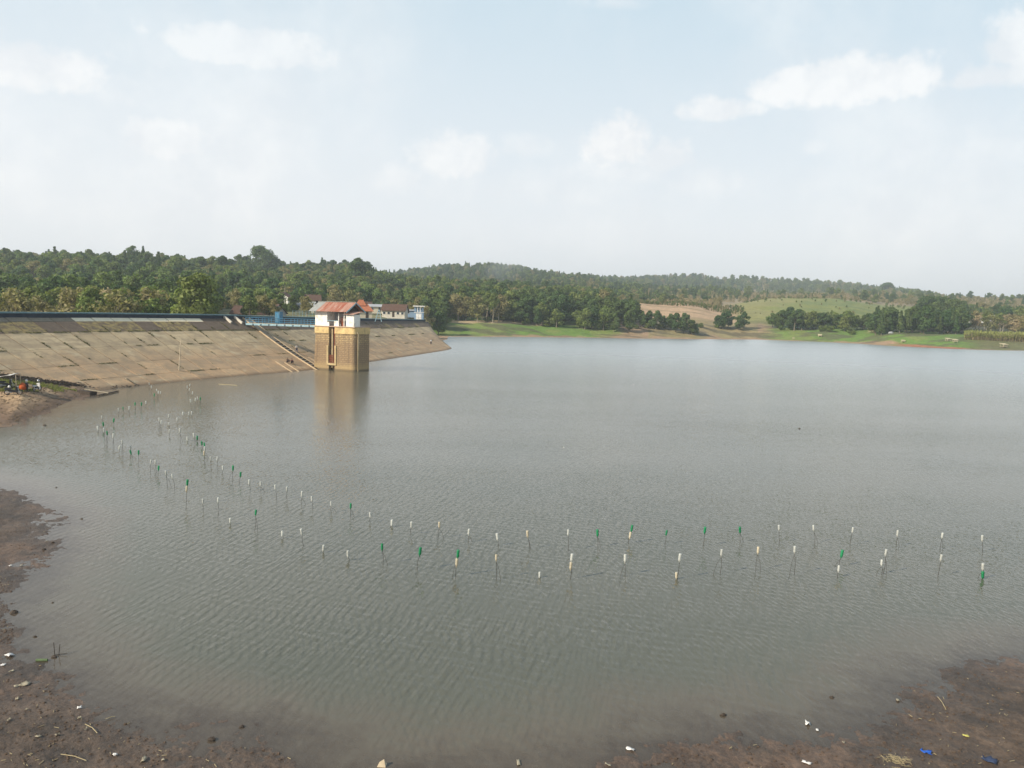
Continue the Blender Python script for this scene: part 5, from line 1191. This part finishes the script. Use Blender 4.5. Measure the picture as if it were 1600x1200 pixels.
NEAR = [(152, 666, 153, 674, 'w'), (159, 650, 160, 661, 'w'), (161, 660, 162, 672, 'g'), (162, 669, 164, 690, 'w'), (167, 674, 169, 693, 'g'), (177, 678, 178, 700, 'w'), (178, 654, 177, 664, 'g'), (187, 697, 186, 708, 'w'), (191, 688, 192, 709, 'w'), (204, 697, 204, 708, 'w'), (203.5, 704, 207, 717, 'g'),
        (216.5, 704, 217, 727, 'g'), (236, 719, 235, 737, 'w'), (243, 719, 244, 736, 'w'), (248, 728, 247, 744, 'g'), (259, 736, 261, 761, 'w'), (269, 741, 272, 765, 'w'), (293, 750, 291, 787, 'gc'), (317, 780, 317, 798, 'w'), (341, 778, 339, 809, 'w'), (359.5, 811, 360, 819, 'w'), (400, 797, 397, 829, 'g'),
        (441, 830, 441, 841, 'w'), (470.5, 827, 475, 853, 'w'), (507, 853, 505, 863, 'w'), (543, 861, 544, 876, 'w'), (597, 850, 597, 882, 'g'), (657, 856, 653, 891, 'g'), (716, 860, 713, 901, 'gc'), (775.5, 867, 775, 906, 'c'), (843.5, 894, 843, 903, 'w'), (894, 866, 890, 905, 'wc'), (977, 867, 976, 900, 'w'),
        (1063, 866, 1058, 904, 'w'), (1056, 895, 1057, 905, 'c'), (1128, 859, 1124, 897, 'w'), (1185, 855, 1182, 892, 'c'), (1242, 854, 1240, 898, 'w'), (1316.5, 860, 1311, 886, 'g'), (1311, 884, 1309, 903, 'w'), (1385, 859, 1379, 896, 'w'), (1378, 875, 1376, 897, 'w'), (1471.5, 867, 1465, 901, 'w'), (1536, 881, 1535, 904, 'wg')]
UPL = [(185, 638, 186, 647, 'w'), (192, 636, 193, 645, 'g'), (202, 635, 202, 646, 'w'), (211, 629, 211, 640, 'g'), (221, 629, 221, 640, 'g'), (228, 627, 228, 635, 'w'), (233, 598, 234, 607, 'w'), (236.5, 603, 237, 614, 'w'), (241, 615, 241, 623, 'g'), (244.5, 608, 246, 622, 'w'), (247.5, 611, 247, 623, 'w'), (251, 612, 250, 620, 'w')]
UPM = [(249, 653, 249, 669, 'w'), (252, 657, 252, 669, 'w'), (264, 648, 263, 660, 'w'), (263.5, 660, 264, 669, 'w'), (265, 671, 265, 681, 'w'), (277, 653, 277, 661, 'w'), (281, 670, 281, 689, 'w'), (285.5, 644, 286, 656, 'w'), (292.5, 683, 293, 689, 'w'), (292.5, 603, 293, 612, 'w'), (297, 600, 296, 607, 'w'), (296, 607, 295.5, 616, 'w'), (301, 612, 300, 619, 'w'),
       (297.5, 624, 299, 640, 'w'), (305.5, 622, 305, 637, 'w'), (308.5, 620, 309, 631, 'w'), (313, 621, 313, 631, 'g'), (295.5, 644, 295.5, 656, 'w'), (299.5, 643, 300, 651, 'w')]
bprof = [(.001, 0), (.016, 0), (.016, .035), (.020, .04), (.048, .10), (.050, .13), (.046, .17), (.050, .21), (.050, .30), (.044, .325), (.030, .32), (.001, .318)]
BM = {k: MB().lathe(bprof, 12).mesh('bottle', M['bottle_' + n]) for k, n in (('w', 'white'), ('g', 'green'), ('c', 'cream'))}
for me in BM.values(): me.polygons.foreach_set('use_smooth', [True] * len(me.polygons))
ORD = ['zeroth', 'first', 'second', 'third', 'fourth', 'fifth', 'sixth', 'seventh', 'eighth', 'ninth', 'tenth', 'eleventh', 'twelfth', 'thirteenth', 'fourteenth', 'fifteenth', 'sixteenth', 'seventeenth', 'eighteenth', 'nineteenth', 'twentieth', 'twenty-first', 'twenty-second', 'twenty-third']
CN = {'w': 'white', 'g': 'green', 'c': 'cream'}
def marker(rec, label, group):
    x, yt, xb, yb, cs_ = rec; b = at(xb, yb, 0); t_ = atY(x, yt, b.y + rnd.uniform(-.12, .12)); top = t_ - b
    e = empty('bottle_marker', b, 0, label, 'bottle marker', group); sc_ = (1.2 if b.y < 60 else 1.28) * rnd.uniform(.85, 1.15)
    d = top.normalized() if top.length > .5 else (top + Vector((0, 0, .5))).normalized()
    Lb = .33 * sc_; q = Vector((0, 0, 1)).rotation_difference(d)
    L = max(top.length, .16)
    jp = max(L - Lb * .92, -.18)
    for i, c in enumerate(cs_):
        o = link('bottle', BM[c], e); o.rotation_mode = 'QUATERNION'; o.rotation_quaternion = q; o.location = d * (jp - i * (.30 * sc_)) + Vector((rnd.uniform(-.03, .03) * i, 0, 0)); o.scale = (sc_,) * 3
    wv = Vector((rnd.uniform(-.09, .09), rnd.uniform(-.05, .05), 0))
    MB().tube([Vector((0, 0, -.9)) - d * .0, wv * .6, d * max(jp * .5, .01) + wv, d * (jp + .1)], [.013, .012, .011, .009], 5).build('stick', M['stick'], e)
    if jp > .28 and rnd.random() < .6:
        s2 = Vector((rnd.choice((-1, 1)) * rnd.uniform(.10, .28), rnd.uniform(-.1, .1), 0))
        MB().tube([s2 + Vector((0, 0, -.7)), s2, d * jp * .6 + s2 * .6, d * jp], [.009, .009, .008, .007], 5).build('brace_stick', M['stick'], e)
for lst, row, grp in ((FAR, 'far row', 'bottle markers in the farther row'), (NEAR, 'near row', 'bottle markers in the nearer row'), (UPL, 'upper left cluster', 'bottle markers in the upper left cluster'), (UPM, 'cluster below the bamboo pole', 'bottle markers below the bamboo pole')):
    cnt = {}
    order = sorted(lst, key=lambda r: r[0])
    bycol = {}
    for r_ in order: bycol.setdefault(r_[4], []).append(r_)
    for r_ in order:
        g_ = bycol[r_[4]]; i = g_.index(r_) + 1; j = len(g_) - i + 1
        w = (ORD[i] + ' from the left') if i <= j else (ORD[j] + ' from the right')
        if len(g_) == 1: w = 'the only such one'
        nm = CN[r_[4][0]] + (' bottle' if len(r_[4]) == 1 else ' bottle above a %s one' % CN[r_[4][1]])
        tall = 'short ' if r_[3] - r_[1] < 12 else ''
        marker(r_, '%s%s on stick, %s, %s' % (tall, nm, row, w), grp)

# ------------------------------------------------------------------ litter, clods, twigs
def shore_pt(px, py):
    p = ground_hit(px, py)
    if p.z < 0: p = at(px, py, 0)
    return Vector(p)
def scrap(px, py, w, l, h, mt_, label, name='plastic_scrap', cat='litter', seed=1, rz=None):
    p = shore_pt(px, py); e = MB(); rr = random.Random(seed + int(px)); n = 4; m_ = 3
    for i in range(n + 1):
        for j in range(m_ + 1): e.v.append(((i / n - .5) * l + rr.uniform(-.12, .12) * l, (j / m_ - .5) * w + rr.uniform(-.1, .1) * w, abs(rr.gauss(0, .5)) * h))
    e.f = [(i * (m_ + 1) + j, i * (m_ + 1) + j + 1, (i + 1) * (m_ + 1) + j + 1, (i + 1) * (m_ + 1) + j) for i in range(n) for j in range(m_)]
    o = e.build(name, mt_, None, True); o.location = p + Vector((0, 0, .02)); o.rotation_euler = (0, 0, rr.uniform(0, 3) if rz is None else rz); md = o.modifiers.new('t', 'SOLIDIFY'); md.thickness = .008; tag(o, label, cat)
WH = M['foam']
scrap(1262, 1132, .14, .20, .07, M['white_cloth'], 'torn white plastic lying in the shallows at lower right', rz=1.2)
scrap(1277, 1142, .07, .09, .03, M['white_cloth'], 'small white plastic end beside the torn white plastic')
scrap(1447, 1177, .13, .26, .08, M['blue_plastic'], 'bright blue crumpled wrapper on the lower right mud')
scrap(1509, 1151, .09, .16, .03, M['yellow_plastic'], 'pale yellow wrapper on the lower right mud')
scrap(1260, 1193, .09, .22, .04, M['white_cloth'], 'white plastic strip on the mud at the lower right bottom edge')
scrap(1545, 1191, .26, .32, .12, M['blue_cloth'], 'dark navy cloth bundle in the lower right corner', 'cloth_bundle')
scrap(1403, 1095, .10, .16, .04, M['foam'], 'tan scrap on the tip of the right mud bank')
scrap(1318, 1161, .07, .10, .03, M['foam'], 'small pale scrap in shallow water left of the right mud bank')
scrap(985, 1172, .12, .22, .05, M['white_cloth'], 'thin white wrapper in the shallows at bottom centre')
scrap(810, 1193, .08, .22, .03, M['foam'], 'pale strip in the shallows at the bottom, right of the tan stone')
scrap(950, 1196, .07, .18, .03, M['foam'], 'pale sliver in the water at the bottom centre')
for i, (px, py, w, l) in enumerate([(15, 1025, .22, .34), (40, 1070, .26, .30), (18, 1050, .10, .16), (27, 1093, .10, .16), (124, 1107, .14, .13), (124, 1123, .09, .13), (135, 1140, .05, .2), (60, 1152, .08, .18), (180, 1181, .11, .18), (225, 1188, .10, .34), (255, 1189, .09, .11), (73, 847, .07, .10), (16, 885, .12, .16), (34, 884, .10, .18), (14, 1126, .08, .18), (90, 1150, .07, .14), (5, 1040, .14, .14), (28, 1073, .08, .22), (42, 1110, .08, .1)]):
    lbs = ['large pale crumpled bag where the left mud meets the water', 'yellowish crumpled bag high on the lower left mud', 'small white scrap left of the yellowish bag', 'white scrap below the yellowish bag', 'pale cup standing in the shallows off the lower left mud', 'tiny pale scrap just below the pale cup', 'thin pale strip at the water edge below the cup', 'pale scrap on the left mud halfway to the corner', 'bright pale yellow scrap on the bottom left mud', 'flat pale paper at the bottom edge of the left mud', 'small white scrap right of the flat paper', 'white scrap at the tip of the upper left mud bank', 'yellowish scrap on the upper left mud, left of another', 'pale scrap on the upper left mud, right of the yellowish one', 'pale scrap at the left frame edge of the lower mud', 'pale fleck between two scraps on the lower left mud', 'white scrap touching the left frame edge', 'pale strip beneath the yellowish crumpled bag', 'little white fleck inland on the lower left mud']
    scrap(px, py, w * .85, l * .8, .05, WH if i % 4 else M['white_cloth'], lbs[i], seed=i)
def rock(px, py, r, mt_, label, name='stone', cat='stone', flat=.6, zoff=0):
    r *= .75; p = shore_pt(px, py); o = MB().blob((0, 0, 0), (r, r * .8, r * flat), int(px + py), .42, 7, 5).build(name, mt_); o.location = p + Vector((0, 0, r * flat * .3 + zoff)); tag(o, label, cat)
p = shore_pt(597, 1196); o = MB().hexa([(-.15, -.1, -.05), (.12, -.12, -.05), (.14, .1, -.05), (-.1, .12, -.05)], [(-.06, -.04, .12), (.06, -.03, .17), (.05, .03, .16), (-.02, .04, .10)]).build('stone', M['wood_pale']); o.location = p; tag(o, 'tan stone breaking the water at the bottom edge', 'stone')
for px, py, r, lb in ((88, 762, .09, 'dark clod in the water off the tip of the upper left mud'), (83, 848, .10, 'small dark clod in the water beside the upper left mud'), (68, 859, .14, 'flat dark clod at the edge of the upper left mud'), (82, 942, .07, 'tiny dark clod alone in the water at left'), (22, 958, .20, 'dark weedy lump at the left shore'), (378, 1136, .10, 'dark weed tuft in the shallows at bottom left'), (330, 1157, .16, 'dark weed patch at the edge of the bottom mud'), (128, 811, .09, 'dark speck floating right of the upper left mud'), (1249, 670, .16, 'small dark float far out on the lake'), (85, 1027, .12, 'dark root lump in the shallows at left'), (55, 995, .08, 'little dark clod in the shallows above the green tube'), (1300, 1090, .1, 'dark clod in the shallows left of the right mud bank'), (1130, 1118, .12, 'dark weed in shallow water at lower right'), (70, 665, .2, 'dark clod at the waterline of the left shore')): rock(px, py, r, M['wood_dark'], lb, 'mud_clod', 'clod')
rock(881, 699, .07, M['white_cloth'], 'white speck of foam floating in mid lake', 'foam_piece', 'foam'); rock(990, 601, .12, M['white_cloth'], 'white speck of foam floating far out, right of the tower', 'foam_piece', 'foam')
p = shore_pt(65, 1033); o = MB().tube([(-.18, 0, .03), (.18, .03, .03)], .045, 10).build('bamboo_tube', M['green_bamboo']); o.location = p; tag(o, 'short green tube lying in the shallows at left', 'tube')
p = shore_pt(90, 1024); e = empty('twig', p, 0, 'forked dark twig standing in the shallows beside the green tube', 'twig')
for a, b_ in (((-.1, 0, 0), (-.12, 0, .45)), ((.04, 0, 0), (.06, .05, .38)), ((-.1, 0, .02), (.3, .05, .05))): MB().tube([a, b_], .012, 5).build('stem', M['stick'], e)
for k, (a, b_, lb) in enumerate([((133, 1133), (152, 1147), 'yellow stalk lying on the bottom left mud'), ((95, 1180), (135, 1190), 'thin pale twig on the bottom left mud'), ((165, 1125), (180, 1121), 'pale stalk floating off the bottom left mud'), ((1465, 1090), (1478, 1110), 'curved pale stalk on the right mud bank')]):
    q0, q1 = shore_pt(*a), shore_pt(*b_); c = (q0 + q1) / 2; o = MB().tube([q0 - c + Vector((0, 0, .03)), Vector((.02, .02, .05)), q1 - c + Vector((0, 0, .03))], .012, 5).build('stalk', M['straw']); o.location = c; tag(o, lb, 'stalk')
p = shore_pt(1400, 1190); mb = MB()
for i in range(90): a = rnd.uniform(0, 3.14); c = Vector((rnd.gauss(0, .16), rnd.gauss(0, .14), rnd.uniform(0, .07))); d = Vector((math.cos(a), math.sin(a), rnd.uniform(-.2, .2))) * rnd.uniform(.05, .16); mb.bar(c - d, c + d, .008, .008)
o = mb.build('straw_heap', M['straw']); o.location = p; tag(o, 'tangled straw heap on the bottom right mud', 'straw', kind='stuff')
def scatter(name, label, mt_, n, regions, r0, r1, tw=False):
    mb = MB(); k = 0; tries = 0
    while k < n and tries < n * 6:
        tries += 1; g_ = rnd.choice(regions); px, py = rnd.uniform(g_[0], g_[2]), rnd.uniform(g_[1], g_[3]); p = ground_hit(px, py) if py < 700 else at(px, py, .15); z = hz(p.x, p.y)
        if z < .0: continue
        k += 1; r = r0 + (r1 - r0) * rnd.random() ** 2.5
        if tw: a = rnd.uniform(0, 3.14); d = Vector((math.cos(a), math.sin(a), 0)) * r; mb.bar(Vector((p.x, p.y, z + .02)) - d, Vector((p.x, p.y, z + .03)) + d, .012, .012)
        else: mb.blob((p.x, p.y, z), (r, r * rnd.uniform(.6, 1), r * rnd.uniform(.35, .7)), k, .3, 5, 3)
    tag(mb.build(name, mt_), label, name.replace('_', ' '), kind='stuff')
RG_ = [(0, 770, 85, 900), (0, 900, 20, 1000), (0, 1030, 120, 1200), (0, 1100, 260, 1200), (150, 1140, 480, 1200), (1000, 1150, 1400, 1200), (1400, 1040, 1600, 1200), (1400, 1040, 1600, 1200)]
scatter('mud_clods', 'small lumps of mud strewn over the near shore', M['clod'], 2000, RG_, .010, .06)
scatter('twigs', 'bits of dry twig strewn over the near mud', M['straw'], 110, RG_, .02, .08, True)
scatter('pebbles', 'tan pebbles and dirt lumps over the left shore', M['clod_tan'], 1500, [(0, 590, 200, 665)], .03, .17)
# drift of black debris along the foot of the slope, doubling as the ledge's shadow
mb = MB()
for i in range(1900):
    t_ = rnd.random(); px = t_ * 225 - 20; Yd = 97 + t_ * 16 + rnd.gauss(0, .8); xd = float(np.interp(Yd, WY, WX)) - rnd.gauss(4.6 - 3.4 * t_, .7)
    p = Vector((xd, Yd, 0)); a = rnd.uniform(0, 6.28); d = Vector((math.cos(a), math.sin(a), rnd.uniform(-.3, .5))) * rnd.uniform(.1, .45); c = Vector((p.x, p.y, hz(p.x, p.y) + rnd.uniform(0, .25))); mb.bar(c - d, c + d, rnd.uniform(.03, .10), rnd.uniform(.03, .08))
tag(mb.build('driftwood', M['wood_dark']), 'black line of driftwood and debris along the foot of the dam', 'driftwood', kind='stuff')
mb = MB()
for i in range(2600):
    px, py = rnd.uniform(-20, 120), rnd.uniform(590, 612); p = ground_hit(px, py, 50); z = hz(p.x, p.y)
    if fbm(np.array([p.x * .3]), np.array([p.y * .3]), 3, 91)[0] < .45: continue
    p = Vector((p.x, p.y, z)); tuft(p, rnd.uniform(.1, .28), 3, .06)
M['grass_blade'] = foliage('grass_blade', [(.10, .14, .035), (.14, .16, .045), (.18, .17, .06)])
tag(mb.build('grass', M['grass_blade']), 'patchy green grass around the motorcycles on the left shore', 'grass', kind='stuff')
# trees of a belt that still read alike are told apart by their place along the belt
by = {}
for e in ALLB: by.setdefault(e['label'], []).append(e)
for lb, es in by.items():
    if 1 < len(es) <= 46:
        es.sort(key=lambda e: e.location.x / e.location.y)
        for i, e in enumerate(es):
            a, b_ = i + 1, len(es) - i; w = lb + (', %s from left' % ORD[a] if a <= b_ else ', %s from right' % ORD[b_])
            if len(w.split()) <= 16: e['label'] = w
